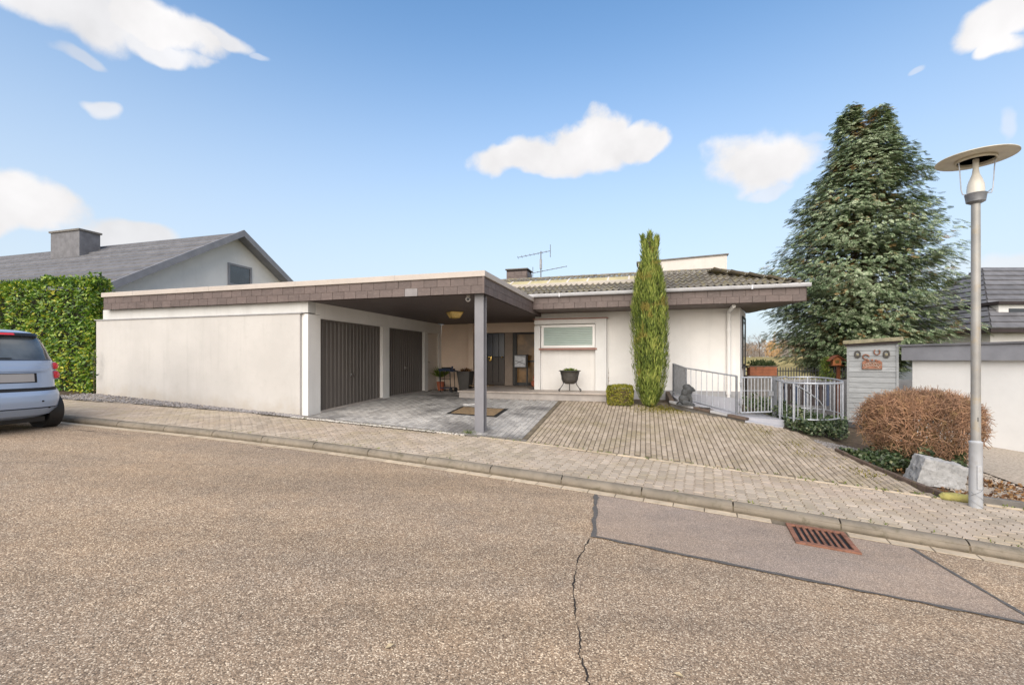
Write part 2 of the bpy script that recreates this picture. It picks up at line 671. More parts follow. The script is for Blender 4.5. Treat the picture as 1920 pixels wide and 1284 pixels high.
MT['door_blue'] = M('dark_blue_panel', (.010, .018, .040), .25, .2, 3, spec=.6)
MT['taupe'] = M('taupe_frame', (.24, .19, .155), .5, .1)


def m_glass(name, col, rough=.06):
    n = NT(name)
    n.done(n.mix(n.rng(n.noise(2.2, 3), .4, .7), col, mul(col, 2.2)), rough, 0, .8)
    n.p.inputs['Coat Weight'].default_value = .4
    return n.m


MT['bronze_glass'] = m_glass('bronze_glass', (.13, .070, .022), .28)
MT['bronze_glass'].node_tree.nodes['Principled BSDF'].inputs['Coat Weight'].default_value = 0
MT['bronze_glass'].node_tree.nodes['Principled BSDF'].inputs['Specular IOR Level'].default_value = .35
MT['dark_glass'] = m_glass('dark_glass', (.018, .02, .024))
MT['car_glass'] = m_glass('car_glass', (.055, .062, .066), .08)
MT['asphalt'] = M_asphalt('asphalt', (.342, .252, .176), (.120, .089, .064), (.64, .53, .40), 128.)
MT['asphalt2'] = M_asphalt('asphalt_patch', (.335, .265, .216), (.205, .160, .130), (.50, .415, .345), 190.)
MT['tar'] = M('tar_seam', (.105, .096, .088), .55, .25, 30, bump=.002, bscale=120)
MT['crack'] = M('crack_shadow', (.03, .024, .020), .95, .3, 20)
MT['kerb'] = M('kerb_concrete', (.21, .18, .142), .85, .18, 3, bump=.003, bscale=90, rand=.12, dirt=(.10, .088, .055), dirt_amt=.75)
MT['gutter'] = M('gutter_stone', (.52, .43, .32), .85, .15, 4, bump=.002, bscale=90, rand=.15, dirt=(.27, .21, .14), dirt_amt=.6)
MT['sandbed'] = M('joint_sand', (.15, .122, .088), .95, .3, 8, dirt=(.10, .095, .045), dirt_amt=.7)
MT['walk'] = M_paver('sidewalk_paver', (.405, .34, .27), (.455, .385, .312), moss=(.37, .32, .19), moss_amt=.4, stain=(.43, .325, .26), stain_amt=.4)
MT['drive'] = M_paver('driveway_paver', (.345, .285, .222), (.395, .33, .262), moss=(.25, .21, .12), moss_amt=.55)
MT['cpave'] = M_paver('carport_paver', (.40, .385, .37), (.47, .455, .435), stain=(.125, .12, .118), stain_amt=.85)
MT['soil'] = M('garden_soil', (.075, .052, .036), .95, .4, 6, bump=.02, bscale=25, dirt=(.13, .12, .04), dirt_amt=.8)
MT['meadow'] = M('meadow_grass', (.30, .235, .085), .95, .3, .06, dirt=(.17, .18, .05), dirt_amt=.9)
MT['pebble'] = M('pale_pebble', (.52, .45, .38), .8, .2, 3, rand=.5)
MT['pebble_w'] = M('white_pebble', (.66, .62, .57), .8, .15, 3, rand=.35)
MT['pebble_g'] = M('grey_pebble', (.33, .31, .31), .85, .2, 3, rand=.5)
MT['gravelbed'] = M('gravel_bed', (.30, .26, .22), .95, .3, 30, bump=.01, bscale=70)
MT['rust'] = M('rusty_iron', (.215, .098, .062), .75, .3, 10, bump=.003, bscale=60, dirt=(.09, .05, .035), dirt_amt=.6)
MT['granite'] = M('granite', (.33, .33, .33), .8, .22, 9, bump=.012, bscale=14, dirt=(.2, .2, .2), dirt_amt=.8)
MT['statue'] = M('grey_stone_statue', (.05, .053, .056), .8, .25, 12, bump=.004, bscale=40, dirt=(.13, .13, .12), dirt_amt=.5)
MT['mossstone'] = M('mossy_stone', (.33, .30, .10), .9, .2, 7, bump=.006, bscale=30, dirt=(.25, .2, .1), dirt_amt=.6)
MT['edging'] = M('brown_edging', (.115, .082, .066), .85, .2, 6, bump=.004, bscale=30, rand=.2, dirt=(.17, .15, .06), dirt_amt=.6)
MT['greyedge'] = M('grey_edging', (.15, .14, .13), .85, .2, 6, bump=.004, bscale=30)
MT['greywall'] = M('grey_painted_wall', (.34, .345, .38), .7, .06, 2)
MT['shedboard'] = M('grey_board', (.285, .30, .315), .75, .14, 5, rand=.18, bump=.002, bscale=40, stretch=(1, 1, 7))
MT['felt'] = M('mossy_felt', (.22, .20, .14), .9, .3, 8, dirt=(.3, .28, .12), dirt_amt=.6)
MT['redwood'] = M('red_brown_wood', (.235, .075, .030), .6, .2, 8, rand=.15)
MT['orangewood'] = M('orange_wood', (.42, .16, .06), .6, .15, 8)
MT['black'] = M('black_plastic', (.014, .014, .015), .45, .1)
MT['bark'] = M('bark', (.095, .065, .045), .9, .3, 9, bump=.01, bscale=30)
MT['terracotta'] = M('terracotta', (.42, .13, .07), .7, .15, 8)
MT['skin'] = M('clay_face', (.55, .33, .24), .6, .05)
MT['roofdark'] = M('dark_roof_tile', (.15, .15, .163), .7, .18, 3, rand=.25)
MT['greyfascia'] = M('grey_fascia', (.22, .225, .25), .6, .1)
MT['potgrey'] = M('grey_pot', (.10, .095, .09), .55, .1)
MT['iron'] = M('cast_iron', (.06, .055, .05), .6, .25, 14, bump=.002, bscale=60, dirt=(.13, .10, .07), dirt_amt=.5)
MT['coir'] = M('coir_mat', (.265, .185, .105), .95, .2, 12, bump=.006, bscale=160)
MT['rubber'] = M('rubber', (.018, .018, .018), .75, .2)
MT['lamp_under'] = M('aged_white_enamel', (.52, .49, .40), .45, .12, 6)
MT['flask'] = M('milky_glass', (.62, .60, .54), .25, .06, 9)
MT['polepaint'] = M('pole_steel', (.30, .295, .285), .45, .16, 2.2, metal=.2, dirt=(.36, .28, .16), dirt_amt=.6)
MT['polesleeve'] = M('pole_sleeve', (.38, .395, .42), .5, .1, 3, dirt=(.3, .29, .27), dirt_amt=.5)
MT['carpaint'] = M('pale_blue_metallic', (.31, .395, .55), .34, .03, .5, metal=.2, spec=.5)
MT['carpaint'].node_tree.nodes['Principled BSDF'].inputs['Coat Weight'].default_value = .6
MT['carseam'] = M('shadow_gap', (.012, .013, .016), .8)
MT['plate'] = M('blank_plate', (.34, .33, .33), .5, .04)
MT['redlamp'] = M('red_lamp', (.62, .022, .035), .15, .1, 20, spec=.7)
MT['rim'] = M('alloy_rim', (.42, .42, .42), .35, .1, 9, metal=.8)
MT['twig'] = M('red_brown_twig', (.47, .275, .17), .7, .35, 2.5, rand=.7, dirt=(.42, .29, .12), dirt_amt=.7)
MT['twig_y'] = M('pale_old_stem', (.38, .26, .12), .7, .2, 8)
MT['far_twig'] = M('bare_twigs', (.27, .235, .21), .9, .2, .3, rand=.3)
MT['far_orange'] = M('orange_twigs', (.46, .29, .13), .9, .2, .3, rand=.3)
MT['hedge'] = M_leaf('laurel_leaf', [(0, (.025, .062, .010)), (.3, (.085, .185, .024)), (.65, (.20, .33, .045)), (.9, (.38, .45, .06)), (1, (.58, .54, .06))], .32, .22, .5, 1.0)
MT['conifer'] = M_leaf('conifer_spray', [(0, (.03, .055, .024)), (.3, (.10, .150, .070)), (.65, (.215, .280, .150)), (1, (.44, .48, .33))], .5, .12, .35, .9, brown=((.24, .125, .04), 1.5, .58, .8))
MT['cypress'] = M_leaf('cypress_spray', [(0, (.045, .072, .016)), (.35, (.135, .185, .036)), (.7, (.245, .305, .06)), (1, (.42, .45, .12))], .55, .22, .3, 2.2, brown=((.30, .23, .06), 2.6, .56, .7))
MT['box'] = M_leaf('box_leaf', [(0, (.09, .11, .015)), (.5, (.23, .24, .03)), (1, (.42, .37, .05))], .5, .2, .4, 3)
MT['ivy'] = M_leaf('ivy_leaf', [(0, (.018, .032, .013)), (.45, (.055, .09, .035)), (.85, (.115, .15, .075)), (1, (.22, .23, .12))], .38, .12, .5, 3)
MT['dead'] = M_leaf('dead_leaf', [(0, (.075, .035, .018)), (.5, (.17, .085, .040)), (1, (.34, .21, .10))], .7, .1, .2, 3)
MT['moss'] = M_leaf('moss', [(0, (.07, .075, .010)), (.5, (.18, .165, .022)), (1, (.30, .25, .04))], .9, .1, .1, 3)
MT['green'] = M_leaf('fresh_leaf', [(0, (.05, .09, .015)), (.5, (.14, .20, .03)), (1, (.33, .36, .08))], .5, .25, .4, 3)

# ------------------------------------------------------------------ ground, road, pavement


def grid(name, ss, ts, zf, mat, kind='structure', skip=None, smooth_=True, parent=None):
    mb = MB()
    n = len(ts)
    vs = [(s, t, zf(s, t)) for s in ss for t in ts]
    fs = []
    for i in range(len(ss) - 1):
        for j in range(n - 1):
            if skip and skip((ss[i] + ss[i + 1]) / 2, (ts[j] + ts[j + 1]) / 2): continue
            fs.append((i * n + j, (i + 1) * n + j, (i + 1) * n + j + 1, i * n + j + 1))
    mb.add(vs, fs)
    return mb.build(name, mat, parent, smooth_, kind=kind)


def arange(a, b, st):
    n = int(round((b - a) / st))
    return [a + (b - a) * i / n for i in range(n + 1)]


def far_z(s, t):
    base = plane(s) - .5
    if t > 16:
        d = t - 16
        base = lerp(base, -1.1, smooth(d / 14))
        if t > 28:
            base += (2.35 + 1.1) * smooth((t - 28) / 95) * .98
        base += noise.noise((s * .02, t * .02, 3)) * .5 * smooth((t - 40) / 60)
    return base


grid('terrain', [-900, -500, -250, -120, -70] + arange(-45, 45, 5) + [60, 80, 110, 150, 250, 500, 900],
     [-700, -300, -120, -60, -30] + arange(-20, 130, 5) + [160, 220, 400, 800, 1500], far_z, MT['meadow'])


def near_z(s, t):
    if t < tb(s) - .05: return plane(s) - .22
    z = G(s, t) - .035
    if t > 13.8: z -= smooth((t - 13.8) / 5) * .9
    return z + noise.noise((s * 1.3, t * 1.3, 0)) * .02


grid('garden_ground', arange(-30, 20, .4), arange(4.2, 20, .4), near_z, MT['soil'],
     skip=lambda s, t: t < tb(s) - .5)

# road sheet: along s in columns that end at the gutter
mb = MB()
ss = arange(-40, 19, .5)
ws = [0, .1, .25, .45, .65, .8, .9, .96, 1]
vs = [(s, lerp(-9, tk(s) - .02, w), roadz(s)) for s in ss for w in ws]
n = len(ws)
mb.add(vs, [(i * n + j, (i + 1) * n + j, (i + 1) * n + j + 1, i * n + j + 1) for i in range(len(ss) - 1) for j in range(n - 1)])
mb.build('road', MT['asphalt'], kind='structure')

# asphalt patch, its tar seams, the crack
PL = .004
patch = [(-.58, tk(-.58) - .16), (-.46, 4.29), (.96, 4.13), (2.5, 3.99), (2.58, 4.12), (2.44, tk(2.44) - .16), (1.0, tk(1.0) - .16)]
mb = MB()
mb.add([(s, t, roadz(s) + PL) for s, t in patch], [tuple(range(len(patch)))])
mb.build('asphalt_patch', MT['asphalt2'], kind='structure')


def strip(pts, w, lift, jit=0.0, step=.06):
    """ribbon lying on the road along points (s,t), with ragged edges"""
    fine = []
    for a, b in zip(pts, pts[1:]):
        d = math.hypot(b[0] - a[0], b[1] - a[1])
        m = max(1, int(d / step))
        for i in range(m): fine.append((lerp(a[0], b[0], i / m), lerp(a[1], b[1], i / m)))
    fine.append(pts[-1])
    mb = MB()
    vs = []
    for i, p in enumerate(fine):
        a, b = fine[max(i - 1, 0)], fine[min(i + 1, len(fine) - 1)]
        d = Vector((b[0] - a[0], b[1] - a[1], 0)).normalized()
        nn = Vector((-d.y, d.x, 0))
        off = (noise.noise((p[0] * 7, p[1] * 7, 1)) * jit, noise.noise((p[0] * 7, p[1] * 7, 9)) * jit)
        ww = w(i / len(fine)) if callable(w) else w
        for sg, o2 in ((1, off[0]), (-1, off[1])):
            q = Vector((p[0], p[1], 0)) + nn * (sg * ww / 2 + o2)
            vs.append((q.x, q.y, roadz(q.x) + lift))
    mb.add(vs, [(2 * i, 2 * i + 1, 2 * i + 3, 2 * i + 2) for i in range(len(fine) - 1)])
    return mb


mb = strip([(-.58, tk(-.58) - .17), (-.46, 4.29)], .044, .009, .022)
t2 = strip([(-.49, 4.30), (.96, 4.13), (2.52, 3.98), (3.6, 3.84)], .036, .0095, .022)
t3 = strip([(2.44, tk(2.44) - .17), (2.60, 3.98)], .034, .009, .016)
for q in (t2, t3): mb.add(q.v, q.f)
mb.build('tar_seam', MT['tar'], kind='structure')

cr = [road_px(u, v)[:2] for u, v in [(1106, 1010), (1094, 1030), (1082, 1050), (1078, 1075), (1074, 1100), (1076, 1125), (1077, 1150), (1084, 1175), (1087, 1200), (1090, 1215), (1083, 1226), (1090, 1234), (1098, 1255), (1106, 1290), (1112, 1330)]]
mb = MB()
r2 = random.Random(3)
path = []
for a, b in zip(cr, cr[1:]):
    for i in range(5):
        f = i / 5
        path.append((lerp(a[0], b[0], f) + r2.uniform(-.008, .008), lerp(a[1], b[1], f) + r2.uniform(-.008, .008)))
q = strip(path, lambda f: .0075 + .005 * math.sin(f * 37), .003, .006, .015)
mb.add(q.v, q.f)
for c0 in ([(110, 805), (150, 806), (200, 812), (240, 815)], [(480, 838), (500, 842), (525, 843)]):
    q = strip([road_px(*p)[:2] for p in c0], .012, .003, .02, .05)
    mb.add(q.v, q.f)
mb.build('crack', MT['crack'], kind='structure')

# sidewalk
ss = arange(-40, 19, .5)
mb = MB()
vs = []
for s in ss: vs += [(s, tk(s) + .10, plane(s) - .013), (s, tb(s) + .03, plane(s) - .013)]
mb.add(vs, [(2 * i, 2 * i + 2, 2 * i + 3, 2 * i + 1) for i in range(len(ss) - 1)])
sidewalk = mb.build('sidewalk', MT['sandbed'], kind='structure')


def chamfer_poly(poly, h, ch, z0=-.03):
    """paver mesh: outline poly, chamfered top, no underside"""
    n = len(poly)
    cx = sum(p[0] for p in poly) / n
    cy = sum(p[1] for p in poly) / n

    def inset(p, d):
        v = Vector((cx - p[0], cy - p[1]))
        return (p[0] + (d if v.x > 0 else -d), p[1] + (d if v.y > 0 else -d))
    vs = [(x, y, z0) for x, y in poly] + [(x, y, h - ch) for x, y in poly] + [(*inset(p, ch), h) for p in poly]
    fs = [(i, (i + 1) % n, n + (i + 1) % n, n + i) for i in range(n)] + [(n + i, n + (i + 1) % n, 2 * n + (i + 1) % n, 2 * n + i) for i in range(n)]
    fs.append(tuple(range(2 * n, 3 * n)))
    return vs, fs


def lay(structure, cells, shape, mat, nmax, name='paver', tilt=.012, lift=.002, seed=1):
    """cells: (s, t, zfunc, angle). The nearest ones in view are objects, the rest one mesh."""
    rr = random.Random(seed)
    vs, fs = shape
    me = MB().add(vs, fs).mesh(name, mat)
    scored = []
    for c in cells:
        s, t, zf, ang = c
        z = zf(s, t)
        p = proj(s, t, z)
        vis = p is not None and -20 < p[0] < 1940 and p[1] < 1300
        scored.append((-1 / p[2] if vis else 1, rr.random(), c, z))
    scored.sort(key=lambda q: (q[0], q[1]))
    rest = MB()
    for i, (sc_, _, (s, t, zf, ang), z) in enumerate(scored):
        e = .05
        tx = Vector((math.cos(ang), math.sin(ang), 0))
        ty = Vector((-math.sin(ang), math.cos(ang), 0))
        tx.z = (zf(s + tx.x * e, t + tx.y * e) - zf(s - tx.x * e, t - tx.y * e)) / (2 * e) + rr.uniform(-tilt, tilt)
        ty.z = (zf(s + ty.x * e, t + ty.y * e) - zf(s - ty.x * e, t - ty.y * e)) / (2 * e) + rr.uniform(-tilt, tilt)
        tx.normalize()
        nz = tx.cross(ty).normalized()
        ty = nz.cross(tx)
        m = frame((s, t, z + rr.uniform(-lift, lift)), tx, ty, nz)
        if i < nmax and sc_ < 0:
            inst(me, name, structure, m)
        else:
            rest.add(vs, fs, m)
    if rest.v:
        rest.build(name + '_field', mat, structure, kind='stuff')


# interlocking sidewalk stones with zigzag long sides
pw, plen = .1165, .238
zz = .024
a, b = pw / 2 - .0042, plen / 2 - .0052
out_poly = []
for i, yy in enumerate([-b, -b * .5, 0, b * .5]): out_poly.append((a + (zz if i % 2 else -zz) * .5, yy))
for i, yy in enumerate([b, b * .5, 0, -b * .5]): out_poly.append((-a + (zz if i % 2 else -zz) * .5, yy))
out_poly.insert(4, (a - zz * .5, b))
out_poly.insert(9, (-a - zz * .5, -b))
zwalk = lambda s, t: plane(s)
cells, halves = [], []
s = -21.0
i = 0
while s < 9.5:
    ang = math.atan2(tk(s + 1.0) - tk(s - 1.0), 2.0)
    nx_, ny_ = -math.sin(ang), math.cos(ang)
    x = .152 + (0 if i % 2 else -plen / 2)
    while True:
        lo, hi = x, x + plen
        if i % 2 == 0 and lo < .15:
            c = x + plen * .75
            halves.append((s + nx_ * c, tk(s) + ny_ * c, zwalk, ang))
        else:
            c = x + plen / 2
            ps, pt = s + nx_ * c, tk(s) + ny_ * c
            room = tb(ps) - .058 - (pt + plen / 2 * ny_)
            if room > -.02: cells.append((ps, pt, zwalk, ang))
            elif room > -plen / 2 - .02:
                c = x + plen / 4
                halves.append((s + nx_ * c, tk(s) + ny_ * c, zwalk, ang))
            else: break
        x += plen
    s += pw * math.cos(ang)
    i += 1
hb = b / 2 - .002
half_poly = [(a - zz * .5, -hb), (a + zz * .5, 0), (a - zz * .5, hb), (-a - zz * .5, hb), (-a + zz * .5, 0), (-a - zz * .5, -hb)]
lay(sidewalk, cells, chamfer_poly(out_poly, 0, .005), MT['walk'], 300, 'paver', seed=4)
lay(sidewalk, halves, chamfer_poly(half_poly, 0, .005), MT['walk'], 0, 'half_paver', seed=6)
# pale concrete border at the back of the sidewalk
bs = MB()
me = MB().box(-.245, .245, -.035, .035, -.06, .004).mesh('border_stone', MT['gutter'], bev=.006)
border = None
s = -2.95
while s < 6.2:
    ang = math.atan2(tb(s + .5) - tb(s), .5)
    m = T3((s + .25, tb(s + .25) - .02, plane(s + .25) + rnd.uniform(-.002, .002))) @ Matrix.Rotation(ang, 4, 'Z') @ Matrix.Rotation(math.atan(.053), 4, 'Y')
    inst(me, 'border_stone', sidewalk, m)
    s += .5

# kerb: 1 m rounded stones on a mortar bed
mb = MB()
vs = []
for s in arange(-40, 19, .5): vs += [(s, tk(s) + .01, roadz(s) - .02), (s, tk(s) + .01, plane(s) - .03), (s, tk(s) + .13, plane(s) - .03)]
k = len(vs) // 3
fs = []
for i in range(k - 1):
    for j in range(2): fs.append((3 * i + j, 3 * i + 3 + j, 3 * i + 4 + j, 3 * i + 1 + j))
mb.add(vs, fs)
kerb = mb.build('kerb', MT['sandbed'], kind='structure')
prof = [(.03, -.14), (.022, -.103), (.006, -.082), (0, -.062), (.005, -.040), (.018, -.020), (.042, -.005), (.08, .003), (.14, .001), (.14, -.1)]
s = -20.04
while s < 12:
    p0, p1 = (s, tk(s)), (s + .985, tk(s + .985))
    mb = MB()
    d = Vector((p1[0] - p0[0], p1[1] - p0[1], 0)).normalized()
    nn = Vector((-d.y, d.x, 0))
    vs = []
    jz = rnd.uniform(-.003, .003)
    for p in (p0, p1):
        for (a_, z_) in prof:
            vs.append((p[0] + nn.x * a_, p[1] + nn.y * a_, plane(p[0]) + z_ + jz))
    n = len(prof)
    fs = [(i, n + i, n + i + 1, i + 1) for i in range(n - 1)] + [tuple(range(n)), tuple(range(2 * n - 1, n - 1, -1))]
    mb.add(vs, fs)
    mb.build('kerb_stone', MT['kerb'], kerb, True)
    s += 1.0

# gutter: flat pale stones along the kerb foot
mb = MB()
vs = []
for s in arange(-40, 19, .5): vs += [(s, tk(s) - .15, roadz(s) + .002), (s, tk(s) + .005, roadz(s) + .002)]
mb.add(vs, [(2 * i, 2 * i + 2, 2 * i + 3, 2 * i + 1) for i in range(len(vs) // 2 - 1)])
gutter = mb.build('gutter', MT['sandbed'], kind='structure')
me = MB().box(-.162, .162, -.066, .066, -.03, .007).mesh('gutter_stone', MT['gutter'], bev=.003)
s = -20
while s < 10:
    if not (1.25 < s + .16 < 2.05):
        ang = math.atan2(tk(s + .33) - tk(s), .33)
        m = T3((s + .165, tk(s + .165) - .078, roadz(s + .165) + rnd.uniform(-.0015, .0015))) @ Matrix.Rotation(ang, 4, 'Z') @ Matrix.Rotation(math.atan(.053), 4, 'Y')
        inst(me, 'gutter_stone', gutter, m)
    s += .333

# carport floor
mb = MB()
cp = lambda s, t: G(s, t) - .012
ss_, ts_ = arange(-7.0, -2.09, .35), arange(8.02, 14.9, .35)
cfloor = grid('carport_floor', ss_, ts_, cp, MT['sandbed'])
cells = []
wc, lc = .100, .20
for i in range(int(4.86 / wc)):
    s = -6.93 + i * wc
    for j in range(int(6.7 / lc)):
        t = 8.12 + j * lc + (lc / 2 if i % 2 else 0)
        if t > 11.72 and s > -5.0: continue
        if t > 14.75: continue
        cells.append((s, t, G, 0))
r_ = [(wc / 2 - .003, lc / 2 - .003), (-wc / 2 + .003, lc / 2 - .003), (-wc / 2 + .003, -lc / 2 + .003), (wc / 2 - .003, -lc / 2 + .003)]
r_ = [r_[3], r_[0], r_[1], r_[2]]
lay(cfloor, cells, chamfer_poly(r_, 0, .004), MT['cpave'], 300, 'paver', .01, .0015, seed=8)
mb = MB()
for i in range(12):
    s0 = -6.98 + i * .41
    mb.prism([(s0, 7.99), (s0 + .40, 7.99), (s0 + .40, 8.05), (s0, 8.05)], lambda x, y: plane(x) - .05, lambda x, y: plane(x) + .02)
mb.build('floor_edging', MT['greyedge'], cfloor, bev=.004)

# driveway
dpoly = [(-2.07, 7.9), (0, 7.62), (2, 7.36), (3.66, 7.12), (3.42, 8.2), (3.12, 9.55), (2.95, 10.3), (2.66, 10.42), (1.95, 10.38), (.75, 11.15), (.3, 11.2), (-.3, 11.75), (-.92, 11.80), (-2.07, 11.80)]


def inside(poly, x, y):
    r = False
    n = len(poly)
    for i in range(n):
        x0, y0 = poly[i]
        x1, y1 = poly[(i + 1) % n]
        if (y0 > y) != (y1 > y) and x < (x1 - x0) * (y - y0) / (y1 - y0) + x0: r = not r
    return r


drive = grid('driveway', arange(-2.08, 3.5, .25), arange(7.2, 11.9, .25), lambda s, t: G(s, t) - (.012 if t > tb(s) - .05 else .06), MT['sandbed'],
             skip=lambda s, t: t < tb(s) - .2)
cells = []
wd, ld = .0865, .178
for i in range(int(5.9 / wd)):
    s = -2.03 + i * wd
    for j in range(int(5 / ld)):
        t = 7.0 + j * ld + (ld / 2 if i % 2 else 0)
        if t - .05 > tb(s) and inside(dpoly, s, t): cells.append((s, t, G, .0))
q = [(wd / 2 - .0062, -ld / 2 + .004), (wd / 2 - .0062, ld / 2 - .004), (-wd / 2 + .0075, ld / 2 - .004), (-wd / 2 + .0075, -ld / 2 + .004)]
lay(drive, cells, chamfer_poly(q, 0, .005), MT['drive'], 300, 'paver', .02, .003, seed=5)

# drain grate in the gutter
DS, DT = 1.66, 5.17
gr = thing('drain_grate', 'rusty iron drain grate with slanting bars set beside the kerb', 'drain', (DS, DT, roadz(DS)))
tilt = Matrix.Rotation(math.atan(.053), 4, 'Y')


def dbox(mb, x0, x1, y0, y1, z0, z1, rz=0):
    mb.box(x0, x1, y0, y1, z0, z1, T3((DS, DT, roadz(DS))) @ Matrix.Rotation(R(-6), 4, 'Z') @ tilt)


mb = MB()
dbox(mb, -.255, .255, -.275, .275, .003, .006)
mb.build('pit', MT['black'], gr)
mb = MB()
for a_, b_, c_, d_ in ((-.26, .26, -.28, -.225), (-.26, .26, .235, .28), (-.26, -.215, -.225, .235), (.215, .26, -.225, .235)): dbox(mb, a_, b_, c_, d_, .005, .024)
mb.build('frame', MT['rust'], gr, bev=.004)
for i in range(7):
    x = -.165 + i * .055
    mb = MB()
    dbox(mb, x - .0125, x + .0125, -.225, .235, .006, .021)
    mb.build('bar', MT['rust'], gr, bev=.004)


# pebbles and gravel
def pebbles(name, area, n, mat, size, zf, seed, flat=.6):
    rr = random.Random(seed)
    mb = MB()
    ico = [(0, 0, -1), (.89, 0, -.45), (.28, .85, -.45), (-.72, .53, -.45), (-.72, -.53, -.45), (.28, -.85, -.45), (.72, .53, .45), (-.28, .85, .45), (-.89, 0, .45), (-.28, -.85, .45), (.72, -.53, .45), (0, 0, 1)]
    icf = [(0, 2, 1), (0, 3, 2), (0, 4, 3), (0, 5, 4), (0, 1, 5), (1, 2, 6), (2, 3, 7), (3, 4, 8), (4, 5, 9), (5, 1, 10), (1, 6, 10), (2, 7, 6), (3, 8, 7), (4, 9, 8), (5, 10, 9), (6, 7, 11), (7, 8, 11), (8, 9, 11), (9, 10, 11), (10, 6, 11)]
    k = 0
    while k < n:
        p = area(rr)
        if p is None: continue
        k += 1
        r = size * rr.uniform(.5, 1.4)
        m = T3((p[0], p[1], zf(*p) + r * .2)) @ Matrix.Rotation(rr.uniform(0, 6), 4, 'Z') @ Matrix.Diagonal((r * rr.uniform(.8, 1.5), r, r * flat, 1))
        mb.add(ico, icf, m)
    return mb.build(name, mat, kind='stuff', smooth_=False)


def strip_area(a, b, lo, hi):
    return lambda rr: (lambda s: (s, rr.uniform(lo(s), hi(s))))(rr.uniform(a, b))


gz = lambda s, t: G(s, t) - .01
grid('gravel_bed', arange(-13.5, -7.0, .3), arange(7.2, 8.3, .12), lambda s, t: G(s, t) - .005, MT['gravelbed'], skip=lambda s, t: t < tb(s))
pebbles('gravel', strip_area(-13.6, -7.0, lambda s: tb(s) + .01, lambda s: 8.13), 1800, MT['pebble_g'], .020, lambda s, t: G(s, t), 1)
pebbles('white_gravel', strip_area(-7.15, -3.25, lambda s: tb(s) - .065, lambda s: tb(s) + .055), 1000, MT['pebble_w'], .015, lambda s, t: plane(s) + .002, 2)
MT['palebed'] = M('pale_gravel_bed', (.40, .345, .285), .95, .3, 30, bump=.01, bscale=60)
grid('pale_gravel_bed', arange(4.2, 9.8, .35), arange(6.0, 12.6, .3), lambda s, t: G(s, t) - .006, MT['palebed'], skip=lambda s, t: t < tb(s) + .1 or (s < 5.2 and t > 8.2))
pebbles('pale_gravel', strip_area(4.05, 6.6, lambda s: tb(s) + .16, lambda s: 9.4), 4600, MT['pebble'], .017, lambda s, t: G(s, t) - .03, 3)
pth = lambda s, t: G(s, t) - .018
pebbles('grey_gravel', lambda rr: (lambda p: p if (3.12 - (p[1] - 9.3) * .1 < p[0]) else None)((rr.uniform(3.0, 4.5), rr.uniform(9.26, 9.98))), 2300, MT['pebble_g'], .013, pth, 4)

# ================================================================== the carport and garage
SLATE_W, SLATE_H = .282, .165


def slate_run(parent, p0, p1, z_bot, rows, me, special=None, facing=-1):
    """rows of overlapping slates from p0 to p1 in the (s,t) plane; outward side is to the right of p0->p1"""
    d = Vector((p1[0] - p0[0], p1[1] - p0[1], 0))
    ln = d.length
    d.normalize()
    nrm = Vector((d.y, -d.x, 0))
    up = Vector((0, 0, 1))
    for r in range(rows):
        off = -SLATE_W / 2 if r % 2 else 0
        n = int(math.ceil((ln - off) / SLATE_W))
        for i in range(n):
            x0 = max(0, off + i * SLATE_W)
            x1 = min(ln, off + (i + 1) * SLATE_W)
            if x1 - x0 < .03: continue
            lean = R(2.2 + rnd.uniform(-.4, .4))
            zc = z_bot + r * SLATE_H * .93
            u2 = (up * math.cos(lean) - nrm * math.sin(lean))
            n2 = d.cross(u2) * 1
            if n2.dot(nrm) < 0: n2 = -n2
            p = Vector((p0[0], p0[1], 0)) + d * ((x0 + x1) / 2) + nrm * (.016 + rnd.uniform(0, .002)) + Vector((0, 0, zc + rnd.uniform(-.002, .002)))
            m = frame(p, d, u2, d.cross(u2)) @ Matrix.Diagonal(((x1 - x0) / SLATE_W, 1, 1, 1))
            o = inst(me, 'slate', parent, m)
            if special and r == special[1] and x0 <= special[0] < x1:
                o.data = ME_SLATE_G
                o['label'] = 'pale grey replacement slate in the brown fascia'


ME_SLATE = MB().box(-SLATE_W / 2 + .0035, SLATE_W / 2 - .0035, 0, SLATE_H, -.005, .005).mesh('slate', MT['slate'], bev=.0015)
ME_SLATE_G = MB().box(-SLATE_W / 2 + .0035, SLATE_W / 2 - .0035, 0, SLATE_H, -.005, .006).mesh('slate', MT['slate_grey'], bev=.0015)

GB = (-7, 8.2, .4)
gar = thing('garage', 'long white double garage with open carport under one flat roof edged in brown slates', 'garage', GB)


def gp(name, mb, mat, smooth_=False, bev=0, label=None):
    return mb.build(name, MT[mat], gar, smooth_, bev, label=label)


# front wall: proud lower part, thin ledge, upper band
mb = MB()
mb.prism([(-13.42, 8.14), (-7.16, 8.14), (-7.16, 8.45), (-13.42, 8.45)], lambda x, y: plane(x) - .25, 2.615)
gp('front_wall', mb, 'wall_low', bev=.008)
gp('wall_band', MB().box(-13.27, -7.0, 8.2, 8.44, 2.64, 2.885), 'wall_band', bev=.006)
gp('ledge', MB().box(-13.45, -7.10, 8.115, 8.43, 2.615, 2.640), 'plinth', bev=.006)
mb = MB()
mb.box(-7.16, -7.0, 8.2, 8.60, .05, 2.612).box(-7.26, -7.0, 8.445, 8.599, 2.618, 2.885)
gp('corner_pillar', mb, 'wall', bev=.006)
gp('left_wall', MB().box(-13.36, -13.1, 8.45, 15.1, .3, 2.885), 'wall')
gp('rear_wall', MB().box(-13.36, -7.2, 14.86, 15.1, .3, 2.885), 'wall')
